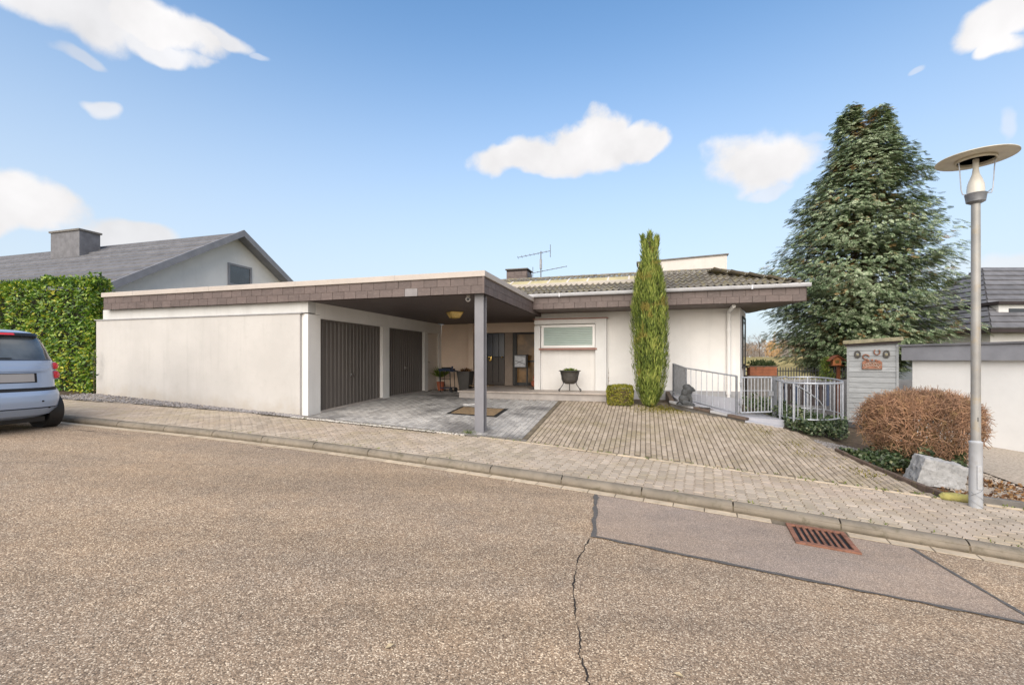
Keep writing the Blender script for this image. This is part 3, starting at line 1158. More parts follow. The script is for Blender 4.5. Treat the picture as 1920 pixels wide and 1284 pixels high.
# wall with the garage doors (plane s = -7): piers and lintel
O1, O2, DTOP = (8.60, 11.12), (11.46, 13.62), 2.545
for a_, b_ in ((O1[1], O2[0]), (O2[1], 13.86), (14.68, 14.9)):
    gp('pier', MB().box(-7.26, -7.0, a_, b_, .25, DTOP), 'wall')
gp('lintel', MB().box(-7.26, -7.003, 8.60, 14.9, DTOP, 2.885), 'wall')
for a_, b_ in (O1, O2):
    mb = MB()
    mb.prism([(-7.22, a_), (-6.99, a_), (-6.99, b_), (-7.22, b_)], .1, lambda x, y: G(-7, y) + .03)
    gp('door_sill', mb, 'step_face', bev=.006)
for k, (a_, b_) in enumerate((O1, O2)):
    mb = MB()
    nrib = 17
    w = (b_ - a_ - .06) / nrib
    zb = G(-7, a_) + .02
    vs = []
    for i in range(nrib):
        y0 = a_ + .03 + i * w
        for y, x in ((y0, -7.115), (y0 + w * .12, -7.135), (y0 + w * .2, -7.135), (y0 + w * .3, -7.112), (y0 + w * .96, -7.112)):
            vs.append((x, y))
    vs.append((-7.115, b_ - .03))
    n = len(vs)
    mb.add([(x, y, zb) for x, y in vs] + [(x, y, DTOP - .03) for x, y in vs], [(i, i + 1, n + i + 1, n + i) for i in range(n - 1)])
    d = gp('garage_door', mb, 'gdoor', label='nearer brown ribbed up-and-over garage door' if k == 0 else 'farther brown ribbed up-and-over garage door')
    mb = MB().box(-7.17, -7.09, a_ + .001, a_ + .035, zb - .02, DTOP - .001).box(-7.17, -7.09, b_ - .035, b_ - .001, zb - .02, DTOP - .001).box(-7.17, -7.09, a_ + .035, b_ - .035, DTOP - .035, DTOP - .001)
    mb.build('door_frame', MT['gdoor'], d)
    yc = (a_ + b_) / 2 - (.0 if k == 0 else .0)
    mb = MB()
    mb.tube([(-7.11, yc, zb + .80), (-7.06, yc, zb + .80)], .012)
    mb.box(-7.07, -7.05, yc - .075, yc + .045, zb + .785, zb + .815)
    mb.box(-7.112, -7.10, yc - .04, yc + .04, zb + .76, zb + .84)
    mb.build('handle', MT['steel'], d, bev=.003)
gp('garage_interior', MB().box(-7.30, -7.27, 8.5, 14.8, .2, 2.8), 'black')
mb = MB().box(-7.09, -7.05, 13.86, 14.68, G(-7, 14) + .01, 2.50)
sdr = gp('side_door', mb, 'cream_door', bev=.004)
mb = MB().tube([(-7.05, 13.95, 1.55), (-6.995, 13.95, 1.55), (-6.995, 14.06, 1.55)], .011)
mb.build('handle', MT['steel'], sdr)
MB().box(-7.06, -7.02, 13.862, 13.895, G(-7, 14), 2.54).box(-7.06, -7.02, 14.645, 14.678, G(-7, 14), 2.54).box(-7.06, -7.02, 13.895, 14.645, 2.505, 2.54).build('door_frame', MT['cream_door'], sdr)
# back wall of the carport and entrance pilaster
gp('back_wall', MB().box(-7.0, -5.9, 14.9, 15.1, .3, 2.885), 'beige')
gp('pilaster', MB().box(-5.9, -5.72, 14.72, 15.1, .3, 2.885), 'beige', bev=.005)
gp('entrance_lintel', MB().box(-5.72, -2.98, 14.82, 15.1, 2.56, 2.885), 'beige')
# roof
gp('roof', MB().box(-13.03, -2.96, 8.12, 15.1, 2.93, 3.24), 'slate_back')
sof = gp('soffit', MB().box(-13.0, -3.0, 8.16, 14.9, 2.905, 2.928), 'soffit')
mb = MB()
for i in range(48):
    y0 = 8.30 + i * .137
    mb.box(-6.995, -3.02, y0, y0 + .128, 2.886, 2.904)
mb.build('plank_field', MT['soffit'], sof, kind='stuff')
fb = gp('fascia_board', MB().box(-13.05, -2.94, 8.095, 8.12, 2.875, 3.19).box(-2.965, -2.94, 8.12, 13.0, 2.875, 3.19), 'slate_back')
slate_run(fb, (-13.05, 8.095), (-2.925, 8.095), 2.872, 2, ME_SLATE, special=(8.68, 0))
slate_run(fb, (-2.94, 8.08), (-2.94, 12.99), 2.872, 2, ME_SLATE)
gp('corner_strip', MB().box(-2.945, -2.905, 8.055, 8.095, 2.868, 3.19), 'slate')
mb = MB().box(-13.09, -2.89, 8.045, 8.20, 3.185, 3.295).box(-3.05, -2.89, 8.20, 13.2, 3.185, 3.295).box(-13.09, -12.94, 8.20, 15.1, 3.185, 3.295)
cop = gp('coping', mb, 'coping', bev=.006)
mb = MB()
for x in (-12, -9.6, -7.2, -4.8): mb.box(x - .002, x + .002, 8.043, 8.2, 3.186, 3.296)
mb.build('joint', MT['plinth'], cop)
# post
mb = MB()
P0, P1, Q0, Q1 = -3.17, -2.985, 8.24, 8.42
zb = plane(-3.07) - .03
mb.box(P0, P1, Q0, Q0 + .02, zb, 2.905).box(P0, P1, Q1 - .02, Q1, zb, 2.905).box(P0 + .075, P0 + .11, Q0 + .02, Q1 - .02, zb, 2.905)
gp('post', mb, 'post', bev=.003)
gp('post_base', MB().box(P0 - .01, P1 + .01, Q0 - .01, Q1 + .01, zb - .02, plane(-3.07) + .012), 'greyedge')

# ================================================================== the bungalow
HB = (-3.1, 13.0, .6)
house = thing('bungalow', 'white bungalow with deep brown slate eaves and a low mossy tiled roof', 'house', HB)


def hp(name, mb, mat, smooth_=False, bev=0, label=None, kind=None):
    return mb.build(name, MT[mat], house, smooth_, bev, label=label, kind=kind)


FW0, FW1 = -3.11, 2.357
OB = (2.81, 14.685)
mb = MB()
mb.prism([(FW0, 13.0), (FW1, 13.0), (OB[0], OB[1]), (OB[0], 20.5), (FW0, 20.5)], -1.6, 2.99)
hp('wall', mb, 'wall', bev=.01)
hp('rear_wing', MB().box(-7, FW0, 15.12, 20.5, -.5, 3.2), 'wall')
hp('plinth', MB().prism([(-.98, 12.972), (FW1 + .02, 12.972), (FW1 + .02, 13.0), (-.98, 13.0)], -.2, .80), 'plinth', bev=.004)
# window with closed roller shutter
win = hp('window', MB().box(-2.86, -1.40, 12.955, 13.0, 1.98, 2.62), 'shutter', label='window with closed grey-green roller shutter and white frame')
fr = MB()
for q in ((-2.90, -1.36, 2.555, 2.62), (-2.90, -1.36, 1.965, 2.035), (-2.90, -2.83, 2.035, 2.555), (-1.43, -1.36, 2.035, 2.555)): fr.box(q[0], q[1], 12.915, 12.99, q[2], q[3])
fr.build('frame', MT['white'], win, bev=.004)
for i in range(10):
    z = 2.045 + i * .051
    mb = MB()
    mb.add([(-2.83, 12.949, z), (-1.43, 12.949, z), (-1.43, 12.936, z + .012), (-2.83, 12.936, z + .012), (-2.83, 12.936, z + .038), (-1.43, 12.936, z + .038), (-1.43, 12.949, z + .049), (-2.83, 12.949, z + .049)], [(0, 1, 2, 3), (3, 2, 5, 4), (4, 5, 6, 7)])
    mb.build('slat', MT['shutter'], win)
MB().box(-2.96, -1.30, 12.84, 12.99, 1.905, 1.955).build('sill', MT['copper'], win, bev=.004)
# projecting surround of the window bay
hp('window_surround', MB().box(-1.345, -1.04, 12.87, 12.999, .76, 2.775).box(-3.10, -2.93, 12.87, 12.999, .76, 2.60).box(-3.10, -1.345, 12.87, 12.999, 2.65, 2.775), 'white_wall', bev=.006)
hp('surround_ledge', MB().box(-3.12, -1.0, 12.80, 12.999, 2.777, 2.805), 'copper', bev=.004)
# eaves: soffit, fascia with slates, gutter
EZ = 2.99
E0, E1, EB = (-2.90, 12.0), (3.53, 12.0), (2.83, 14.70)
sof = hp('soffit', MB().prism([(-2.90, 12.02), (3.50, 12.02), EB, (FW1 + .0, 12.999), (-2.90, 12.999)], EZ - .012, EZ + .02), 'soffit_h')
mb = MB()
for i in range(9):
    y0 = 12.03 + i * .107
    mb.box(-2.89, 3.46 - i * .028, y0, y0 + .10, EZ - .024, EZ - .0125)
mb.build('plank_field', MT['soffit_h'], sof, kind='stuff')
fb = hp('fascia_board', MB().box(-2.92, 3.53, 12.0, 12.025, EZ - .005, 3.31).prism([(3.53, 12.0), (3.56, 12.0), (2.87, 14.72), (2.84, 14.70)], EZ - .005, 3.31), 'slate_back')
slate_run(fb, (-2.92, 12.0), (3.555, 12.0), EZ - .01, 2, ME_SLATE)
slate_run(fb, (3.56, 12.0), (2.87, 14.72), EZ - .01, 2, ME_SLATE)
mb = MB()
gprof = [(-.0, .06), (-.004, -.005), (-.02, -.04), (-.06, -.055), (-.10, -.04), (-.115, -.005), (-.118, .035), (-.108, .035), (-.1, .0), (-.06, -.03), (-.02, -.005)]
vs = []
for s in (-6.2, 3.64):
    for (y, z) in gprof: vs.append((s, 12.0 + y, 3.345 + z))
n = len(gprof)
mb.add(vs, [(i, i + 1, n + i + 1, n + i) for i in range(n - 1)] + [tuple(range(n)), tuple(range(2 * n - 1, n - 1, -1))])
hp('gutter', mb, 'zinc', True)
mb = MB()
for x in (-4.5, -2.2, .1, 2.4): mb.box(x, x + .03, 11.876, 12.0, 3.285, 3.385)
hp('gutter_bracket', mb, 'zinc')
# downpipe
mb = MB()
dx, dy = 2.075, 12.94
mb.tube([(dx, 12.2, EZ - .05), (dx, dy - .06, EZ - .12), (dx, dy, EZ - .2), (dx, dy, .45)], .048, 14)
dp = hp('downpipe', mb, 'white', True)
for z in (2.4, 1.0): MB().lathe((dx, dy, z), [(.048, -.02), (.056, -.02), (.056, .02), (.048, .02)], 14).build('clamp', MT['white'], dp, True)
MB().lathe((dx, dy, .72), [(.05, 0), (.06, 0), (.06, .12), (.05, .12)], 14).build('pipe_socket', MT['white'], dp, True)
# narrow window in the splayed side wall
nd = Vector((OB[0] - FW1, OB[1] - 13.0, 0)).normalized()
nr = Vector((nd.y, -nd.x, 0))
m = frame((FW1, 13.0, 0), nd, -nr, (0, 0, 1))
wn = hp('narrow_window', MB().box(.55, 1.35, -.02, .05, 1.50, 2.75, m), 'dark_glass')
mb = MB()
for q in ((.50, .56, 1.44, 2.80), (1.34, 1.40, 1.44, 2.80), (.56, 1.34, 2.74, 2.80), (.56, 1.34, 1.44, 1.51)): mb.box(q[0], q[1], -.035, .03, q[2], q[3], m)
mb.build('frame', MT['darkmetal'], wn)
MB().box(.45, 1.45, -.08, .02, 1.40, 1.438, m).build('sill', MT['darkmetal'], wn)

# roof tiles: double-roll tiles laid in courses on the front slope, cut at the hip
RZ0, RZ1, RT0, RT1 = 3.36, 4.13, 11.97, 13.86
APX = 1.84
pitch = math.atan2(RZ1 - RZ0, RT1 - RT0)
slope_len = math.hypot(RZ1 - RZ0, RT1 - RT0)
mb = MB()
mb.quad((-9, RT0 + .03, RZ0 - .03), (3.50, RT0 + .03, RZ0 - .03), (APX, RT1, RZ1 - .03), (-9, RT1, RZ1 - .03))
mb.quad((3.50, RT0 + .03, RZ0 - .03), (2.9, 14.8, RZ0 - .03), (2.0, 14.9, RZ1 - .2), (APX, RT1, RZ1 - .03))
mb.quad((APX, RT1, RZ1 - .03), (2.0, 14.9, RZ1 - .2), (2.0, 20.5, RZ1 - .2), (-9, 20.5, RZ1 - .2), (-9, RT1, RZ1 - .03))
roof = hp('roof', mb, 'slate_back')
TW, TL = .30, slope_len / 6


def tile_mesh():
    mb = MB()
    nx = 16
    vs = []
    for y, z in ((0, .030), (0, .046), (TL * 1.06, .016)):
        for i in range(nx + 1):
            f = i / nx
            h = (.5 + .5 * math.cos(f * 4 * math.pi)) ** 1.6 * .045
            vs.append((f * TW - TW / 2, y, z + h))
    n = nx + 1
    for r in range(2): mb.f += [(r * n + i, r * n + i + 1, (r + 1) * n + i + 1, (r + 1) * n + i) for i in range(nx)]
    mb.v = [Vector(v) for v in vs]
    return mb


tmb = tile_mesh()
tme = tmb.mesh('roof_tile', MT['tile'], True, ang=50)
tiles_rest = MB()
up = Vector((0, math.cos(pitch), math.sin(pitch)))
nz = Vector((0, -math.sin(pitch), math.cos(pitch)))
cnt = 0
for r in range(6):
    for i in range(42):
        s = 3.40 - i * TW - (0)
        y = r * TL
        f = (y + TL * .5) / slope_len
        if s + TW * .45 > lerp(3.53, APX, f): continue
        p = Vector((s, RT0, RZ0)) + up * y + nz * rnd.uniform(-.003, .003)
        m = frame(p, Vector((1, 0, rnd.uniform(-.006, .006))).normalized(), up, nz)
        if s > -6.3: inst(tme, 'roof_tile', roof, m); cnt += 1
        else: tiles_rest.add(tmb.v, tmb.f, m)
# hip slope (seen only from the side)
hd = Vector((2.9 - 3.53, 14.8 - RT0, 0)).normalized()
hn = Vector((hd.y, -hd.x, 0))
hup = (-hn * math.cos(pitch * .95) + Vector((0, 0, math.sin(pitch * .95))))
for r in range(5):
    for i in range(9):
        y = r * TL
        along = .2 + i * TW
        if along < y * 1.02: continue
        p = Vector((3.53, RT0, RZ0)) + hd * along + hup * y
        tiles_rest.add(tmb.v, tmb.f, frame(p, hd, hup, hd.cross(hup)))
tiles_rest.build('roof_tile_field', MT['tile'], roof, True, kind='stuff')


def caps(p0, p1, step, r=.085):
    d = p1 - p0
    n = int(d.length / step)
    d.normalize()
    sd_ = d.cross(Vector((0, 0, 1))).normalized()
    upv = sd_.cross(d)
    mb = MB()
    seg = 8
    vs = []
    for y, rr_ in ((0, r), (step * 1.12, r * .86)):
        for k in range(seg + 1):
            a_ = math.pi * k / seg
            vs.append((math.cos(a_) * rr_, y, math.sin(a_) * rr_ * .75))
    mb.add(vs, [(k, k + 1, seg + 2 + k, seg + 1 + k) for k in range(seg)])
    me = mb.mesh('ridge_tile', MT['tile'], True)
    for i in range(n):
        inst(me, 'ridge_tile', roof, frame(p0 + d * (i * step), sd_, d, upv))


caps(Vector((3.5, 12.0, RZ0 + .03)), Vector((APX, RT1, RZ1 + .03)), .33)
caps(Vector((APX, RT1, RZ1 + .015)), Vector((-7.5, RT1, RZ1 + .015)), .36, .075)
# a row of shallow skylight panes in the roof
for i in range(9):
    s0 = -4.95 + i * .565
    y0, y1 = .88, 1.34
    m = frame(Vector((s0, RT0, RZ0)) + up * y0 + nz * .075, (1, 0, 0), up, nz)
    pn = hp('skylight', MB().box(.018, .537, .018, y1 - y0, -.03, .03, m), 'skylight')
    fr = MB()
    for q in ((-.012, .018, 0, .47), (.537, .553, 0, .47), (.018, .537, -.012, .018)): fr.box(q[0], q[1], q[2], q[3], -.045, .042, m)
    fr.build('frame', MT['old_white'], pn)
# slate-clad chimney
chm = hp('chimney', MB().box(-4.72, -3.98, 15.42, 16.1, 3.5, 4.80), 'slate_back')
slate_run(chm, (-4.72, 15.42), (-3.98, 15.42), 3.95, 5, ME_SLATE)
slate_run(chm, (-3.98, 15.42), (-3.98, 16.1), 3.95, 5, ME_SLATE)
MB().box(-4.76, -3.94, 15.37, 16.15, 4.795, 4.835).build('cap', MT['greyedge'], chm, bev=.005)
# tall parapet block behind the ridge
pb = hp('parapet_block', MB().prism([(-.25, 16.4), (2.58, 16.4), (2.58, 16.95), (-.25, 16.95)], 3.4, lambda x, y: 4.99 + .035 * x), 'old_white')
MB().prism([(-.3, 16.36), (2.63, 16.36), (2.63, 17.0), (-.3, 17.0)], lambda x, y: 4.992 + .035 * x, lambda x, y: 5.035 + .035 * x).build('cap', MT['greyedge'], pb)

# entrance: plank door, mullion, bronze glazed sidelight
ent = hp('entrance_door', MB().box(-5.72, -4.62, 14.95, 15.0, .78, 2.55), 'black', label='dark entrance door of upright planks with a small brass shield')
x = -5.70
while x < -4.64:
    MB().box(x + .004, x + .196, 14.925, 14.955, .86, 1.72).build('plank', MT['door_wood'], ent, bev=.004)
    MB().box(x + .004, x + .196, 14.925, 14.955, 1.735, 2.53).build('plank', MT['door_blue'], ent, bev=.004)
    x += .2125
MB().box(-5.71, -4.63, 14.905, 14.952, .775, .86).build('kick_board', MT['door_wood'], ent, bev=.004)
sh = MB()
shp = [(-.075, .10), (-.085, .03), (-.06, -.06), (0, -.115), (.06, -.06), (.085, .03), (.075, .10), (0, .085)]
cx_, cz_ = -5.17, 1.67
sh.add([(cx_ + x, 14.918, cz_ + z) for x, z in shp] + [(cx_ + x * .8, 14.895, cz_ + z * .8) for x, z in shp] + [(cx_, 14.885, cz_)],
       [(i, (i + 1) % 8, 8 + (i + 1) % 8, 8 + i) for i in range(8)] + [(8 + i, 8 + (i + 1) % 8, 16) for i in range(8)])
sh.build('shield', MT['brass'], ent)
MB().box(cx_ - .035, cx_ + .035, 14.876, 14.892, cz_ - .03, cz_ + .025).build('shield_field', MT['iron'], ent)
MB().ell((-4.72, 14.90, 1.72), (.03, .03, .03)).build('door_knob', MT['brass'], ent, True)
hp('door_post', MB().box(-4.62, -4.34, 14.88, 15.02, .76, 2.555), 'taupe', bev=.004)
sl = hp('sidelight', MB().box(-4.20, -3.115, 14.95, 14.97, .85, 2.50), 'bronze_glass')
mb = MB()
for q in ((-4.34, -4.20, .76, 2.555), (-4.20, -3.115, 2.495, 2.555), (-4.20, -3.115, .76, .86), (-4.20, -3.115, 1.55, 1.60)): mb.box(q[0], q[1], 14.90, 15.0, q[2], q[3])
mb.build('frame', MT['darkmetal'], sl, bev=.003)
hp('entry_wall', MB().box(-7.0, -3.11, 15.02, 15.119, .3, 2.88), 'black')

# the entrance step
mb = MB()
mb.box(-5.02, -.96, 11.84, 13.0, .2, .72).box(-5.02, -3.11, 13.0, 14.95, .2, .72)
st = mb.build('entrance_step', MT['step_face'], kind='structure', bev=.004)
x = -5.05
while x < -.95:
    x1 = min(x + .58, -.925)
    MB().box(x + .002, x1 - .002, 11.79, 12.25, .722, .762).build('step_slab', MT['step'], st, bev=.005)
    y = 12.25
    while y < (14.9 if x1 < -3.2 else 12.95):
        y1 = min(y + .4, 14.9 if x1 < -3.2 else 12.87)
        if y1 - y > .05: MB().box(x + .002, x1 - .002, y + .003, y1, .722, .760).build('step_slab', MT['step'], st)
        y = y1 + .0
        if y1 >= (14.9 if x1 < -3.2 else 12.87): break
    x += .58

# ================================================================== aerial on the roof
A0 = (-3.45, 15.3, 4.0)
an = thing('roof_aerial', 'thin metal television aerial with two booms on a mast above the roof', 'aerial', A0)
mb = MB().tube([(A0[0], A0[1], 3.9), (A0[0], A0[1], 5.36)], .020, 8)
mb.build('mast', MT['galv_dark'], an)
for z, d0, d1, nel, el, nm in ((5.30, (-.78, -.15), (.32, .05), 9, .17, 'boom'), (4.62, (-.28, -.02), (.85, .24), 8, .12, 'boom')):
    mb = MB()
    p0 = Vector((A0[0] + d0[0], A0[1] + d0[1], z - .14 if z > 5 else z))
    p1 = Vector((A0[0] + d1[0], A0[1] + d1[1], z + .06 if z > 5 else z + .22))
    mb.tube([p0, p1], .011, 6)
    dd = (p1 - p0).normalized()
    sd_ = dd.cross(Vector((0, 0, 1))).normalized()
    for i in range(nel):
        p = p0.lerp(p1, i / (nel - 1))
        l = el * (1 - .4 * i / nel)
        mb.tube([p - sd_ * l * 1.2, p + sd_ * l * 1.2], .006, 5)
    q = p1 if z > 5 else p0
    for a_ in (-.18, -.06, .06, .18): mb.tube([q + Vector((0, 0, a_)) - sd_ * .14, q + Vector((0, 0, a_)) + sd_ * .14], .008, 5)
    mb.tube([q + Vector((0, 0, -.2)), q + Vector((0, 0, .2))], .011, 5)
    mb.build(nm, MT['galv_dark'], an)
MB().box(A0[0] - .035, A0[0] + .035, A0[1] - .05, A0[1] + .02, 4.75, 5.08).build('amplifier_box', MT['galv_dark'], an)

# ================================================================== small things under the carport and by the door
zc = 2.886
L0 = (-4.83, 11.1, zc)
lt = thing('ceiling_lamp', 'small brass ceiling lamp with four amber glass sides under the dark carport ceiling', 'lamp', L0)
MB().lathe((L0[0], L0[1], zc - .03), [(.07, 0), (.08, .03)], 16).build('ceiling_plate', MT['brass'], lt)
mb = MB()
for a_ in range(4):
    m = T3(L0) @ Matrix.Rotation(R(45 + 90 * a_), 4, 'Z')
    mb.add([(.10, -.09, -.16), (.10, .09, -.16), (.17, .16, -.02), (.17, -.16, -.02)], [(0, 1, 2, 3)], m)
mb.build('glass_shade', MT['glassamber'], lt)
mb = MB()
for a_ in range(4):
    m = T3(L0) @ Matrix.Rotation(R(45 + 90 * a_), 4, 'Z')
    mb.tube([m @ Vector((.10, .095, -.16)), m @ Vector((.175, .165, -.015))], .010, 6)
    mb.tube([m @ Vector((.175, -.165, -.015)), m @ Vector((.175, .165, -.015))], .010, 6)
    mb.tube([m @ Vector((.10, -.095, -.16)), m @ Vector((.10, .095, -.16))], .010, 6)
mb.build('frame', MT['brass'], lt)

SP = (-3.36, 8.4, 2.886)
sp = thing('spotlight', 'small white spotlight fixed under the carport eave next to the grey post', 'spotlight', SP)
MB().lathe((SP[0], SP[1], SP[2] - .035), [(.035, 0), (.035, .035)], 14).build('mount', MT['white'], sp, True)
MB().ell((SP[0], SP[1] - .02, SP[2] - .075), (.05, .06, .05)).build('lamp_head', MT['white'], sp, True)
MB().ell((SP[0] + .01, SP[1] - .065, SP[2] - .085), (.03, .022, .03)).build('lens', MT['dark_glass'], sp, True)

# letter box standing in front of the sidelight
LB = (-4.02, 14.70, .76)
lb = thing('letter_box', 'blue grey sheet metal letter box with a diagonal flap on a dark stand', 'letter box', LB)
MB().box(-4.20, -3.80, 14.60, 14.78, 1.38, 1.78).build('box', MT['galv_dark'], lb, bev=.006)
MB().add([(-4.18, 14.594, 1.40), (-3.82, 14.594, 1.40), (-3.82, 14.594, 1.70), (-4.18, 14.594, 1.76)], [(0, 1, 2, 3)]).build('front_panel', MT['galv'], lb)
mb = MB().tube([(-4.17, 14.588, 1.60), (-3.83, 14.588, 1.48)], .008, 6)
mb.build('diagonal_bar', MT['darkmetal'], lb)
MB().tube([(-4.17, 14.588, 1.48), (-3.9, 14.588, 1.60)], .006, 6).build('diagonal_bar', MT['darkmetal'], lb)
MB().box(-4.23, -3.77, 14.59, 14.80, 1.775, 1.80).build('lid', MT['darkmetal'], lb)
MB().box(-4.24, -4.20, 14.66, 14.72, .76, 1.8).build('leg', MT['darkmetal'], lb)
MB().box(-3.80, -3.76, 14.66, 14.72, .76, 1.8).build('leg', MT['darkmetal'], lb)

# clay gnome
GN = (-3.42, 14.2, .762)
gn = thing('garden_gnome', 'little terracotta gnome standing by the entrance wall', 'garden gnome', GN)
MB().lathe(GN, [(.075, 0), (.082, .03), (.088, .10), (.07, .17), (.045, .20)], 16).ell((GN[0] - .06, GN[1] - .04, GN[2] + .12), (.03, .03, .06)).ell((GN[0] + .06, GN[1] - .04, GN[2] + .12), (.03, .03, .06)).build('coat', MT['terracotta'], gn, True)
MB().ell((GN[0], GN[1], GN[2] + .235), (.045, .045, .05)).ell((GN[0], GN[1] - .045, GN[2] + .232), (.012, .015, .012)).build('head', MT['skin'], gn, True)
MB().lathe((GN[0], GN[1], GN[2] + .255), [(.05, 0), (.04, .03), (.02, .09), (0, .13)], 14).build('hat', MT['terracotta'], gn, True)
MB().ell((GN[0] - .03, GN[1] - .05, GN[2] + .012), (.028, .045, .02)).build('boot', MT['black'], gn, True)
MB().ell((GN[0] + .03, GN[1] - .05, GN[2] + .012), (.028, .045, .02)).build('boot', MT['black'], gn, True)


def leaf(mb, p, d, nrm, L, w, fold=.25):
    side = d.cross(nrm)
    m = p + d * (L * .5)
    o = len(mb.v)
    f = nrm * (w * fold)
    mb.v += [p, m + side * w + f, p + d * L, m - side * w + f]
    mb.f += [(o, o + 1, o + 2), (o, o + 2, o + 3)]


def rv(rr, k=1.0):
    while True:
        v = Vector((rr.uniform(-1, 1), rr.uniform(-1, 1), rr.uniform(-1, 1)))
        if .05 < v.length < 1: return v.normalized() * k


def tuft(c, r, n, L, w, rr, upb=.4, flat=1.):
    mb = MB()
    for i in range(n):
        d = rv(rr)
        d.z = abs(d.z) * flat + upb
        d.normalize()
        p = Vector(c) + Vector((d.x * r * rr.random(), d.y * r * rr.random(), 0))
        leaf(mb, p, d, (rv(rr) + Vector((0, 0, 1))).cross(d).normalized(), L * rr.uniform(.6, 1.3), w * rr.uniform(.7, 1.2))
    return mb


# cauldron planter on an iron stand
CA = (-1.98, 12.35, .762)
ca = thing('cauldron_planter', 'old iron cauldron planted with greenery on a curled iron stand', 'planter', CA)
z0 = CA[2]
MB().lathe(CA, [(0, .20), (.12, .205), (.19, .25), (.225, .33), (.235, .44), (.245, .53), (.265, .56), (.25, .565), (.225, .53), (.0, .50)], 24).build('bowl', MT['iron'], ca, True)
MB().lathe(CA, [(.27, .545), (.30, .55), (.30, .565), (.27, .57)], 24).build('ring', MT['darkmetal'], ca)
for k in range(3):
    a_ = R(100 + 120 * k)
    dx, dy = math.cos(a_), math.sin(a_)
    mb = MB()
    pts = []
    for i in range(14):
        f = i / 13
        rr_ = lerp(.285, .20, smooth(f * 1.6)) if f < .62 else .20 + .12 * (f - .62) / .38 + .02 * math.sin(f * 9)
        pts.append((CA[0] + dx * rr_, CA[1] + dy * rr_, z0 + .55 * (1 - f) + .008))
    for i in range(1, 8): pts.append((CA[0] + dx * (.32 + .03 * math.sin(i * .5)), CA[1] + dy * (.32 + .03 * math.sin(i * .5)), z0 + .01 + .011 * i))
    mb.tube(pts, .011, 6)
    mb.build('leg', MT['darkmetal'], ca, True)
tuft((CA[0], CA[1], z0 + .53), .22, 420, .10, .018, random.Random(5), .25).build('plants', MT['green'], ca)

# barbecue trolley
BQ = (-6.25, 13.75, G(-6.25, 13.75))
bq = thing('barbecue_trolley', 'blue and black barbecue trolley with slim tube legs by the cream side door', 'barbecue', BQ)
zb = BQ[2]
MT['bluetray'] = M('blue_enamel', (.020, .035, .075), .35, .1)
mb = MB().box(-6.47, -6.05, 13.55, 13.95, zb + .68, zb + .76)
mb.build('tray', MT['bluetray'], bq, bev=.008)
MB().box(-6.38, -6.16, 13.6, 13.9, zb + .76, zb + .80).build('grill', MT['black'], bq)
MB().box(-6.05, -5.93, 13.58, 13.92, zb + .66, zb + .69).box(-6.03, -5.99, 13.6, 13.64, zb + .69, zb + .84).build('side_shelf', MT['bluetray'], bq)
for x, y in ((-6.44, 13.58), (-6.08, 13.58), (-6.44, 13.92), (-6.08, 13.92)):
    MB().tube([(x, y, zb + .68), (x + (.03 if x < -6.2 else .03), y, zb + .06)], .014, 8).build('leg', MT['black'], bq, True)
MB().box(-6.43, -6.04, 13.57, 13.93, zb + .12, zb + .145).build('lower_shelf', MT['bluetray'], bq)
MB().tube([(-6.44, 13.58, zb + .42), (-6.06, 13.58, zb + .42)], .010, 6).build('cross_bar', MT['black'], bq)
for x, y in ((-6.03, 13.55), (-6.03, 13.95)):
    MB().lathe((0, 0, 0), [(.0, -.02), (.06, -.02), (.07, 0), (.06, .02), (0, .02)], 16, T3((x, y, zb + .07)) @ Matrix.Rotation(R(90), 4, 'X')).build('wheel', MT['black'], bq, True)
for x, y in ((-6.41, 13.58), (-6.41, 13.92)):
    MB().ell((x, y, zb + .03), (.022, .022, .03)).build('foot', MT['black'], bq, True)

# fern-like plant behind it, tall planter
FP = (-6.72, 14.25, G(-6.7, 14.2))
fp = thing('potted_plant', 'light green arching plant in a clay pot behind the barbecue', 'plant', FP)
MB().lathe(FP, [(.10, 0), (.14, .28), (.15, .30), (.13, .30), (.11, .26), (0, .25)], 18).build('pot', MT['terracotta'], fp, True)
MB().tube([(FP[0], FP[1], FP[2] + .25), (FP[0], FP[1], FP[2] + .55)], .012, 6).build('stem', MT['bark'], fp)
tuft((FP[0], FP[1], FP[2] + .45), .10, 120, .36, .018, random.Random(9), .5).build('leaves', MT['green'], fp)

TP = (-5.86, 14.38, G(-5.9, 14.3))
tp = thing('tall_planter', 'tall tapered dark grey planter beside the entrance pilaster', 'planter', TP)
m = T3(TP)
a_, b_, h_ = .155, .235, .66
mb = MB()
mb.add([(-a_, -a_, 0), (a_, -a_, 0), (a_, a_, 0), (-a_, a_, 0), (-b_, -b_, h_), (b_, -b_, h_), (b_, b_, h_), (-b_, b_, h_), (-b_ + .03, -b_ + .03, h_), (b_ - .03, -b_ + .03, h_), (b_ - .03, b_ - .03, h_), (-b_ + .03, b_ - .03, h_), (-b_ + .03, -b_ + .03, h_ - .06), (b_ - .03, -b_ + .03, h_ - .06), (b_ - .03, b_ - .03, h_ - .06), (-b_ + .03, b_ - .03, h_ - .06)],
       [(0, 3, 2, 1), (0, 1, 5, 4), (1, 2, 6, 5), (2, 3, 7, 6), (3, 0, 4, 7), (4, 5, 9, 8), (5, 6, 10, 9), (6, 7, 11, 10), (7, 4, 8, 11), (8, 9, 13, 12), (9, 10, 14, 13), (10, 11, 15, 14), (11, 8, 12, 15), (12, 13, 14, 15)], m)
mb.build('pot', MT['potgrey'], tp, bev=.006)
tuft((TP[0], TP[1], TP[2] + h_ - .06), .16, 160, .17, .02, random.Random(19), .5).build('plants', MT['dead'], tp)

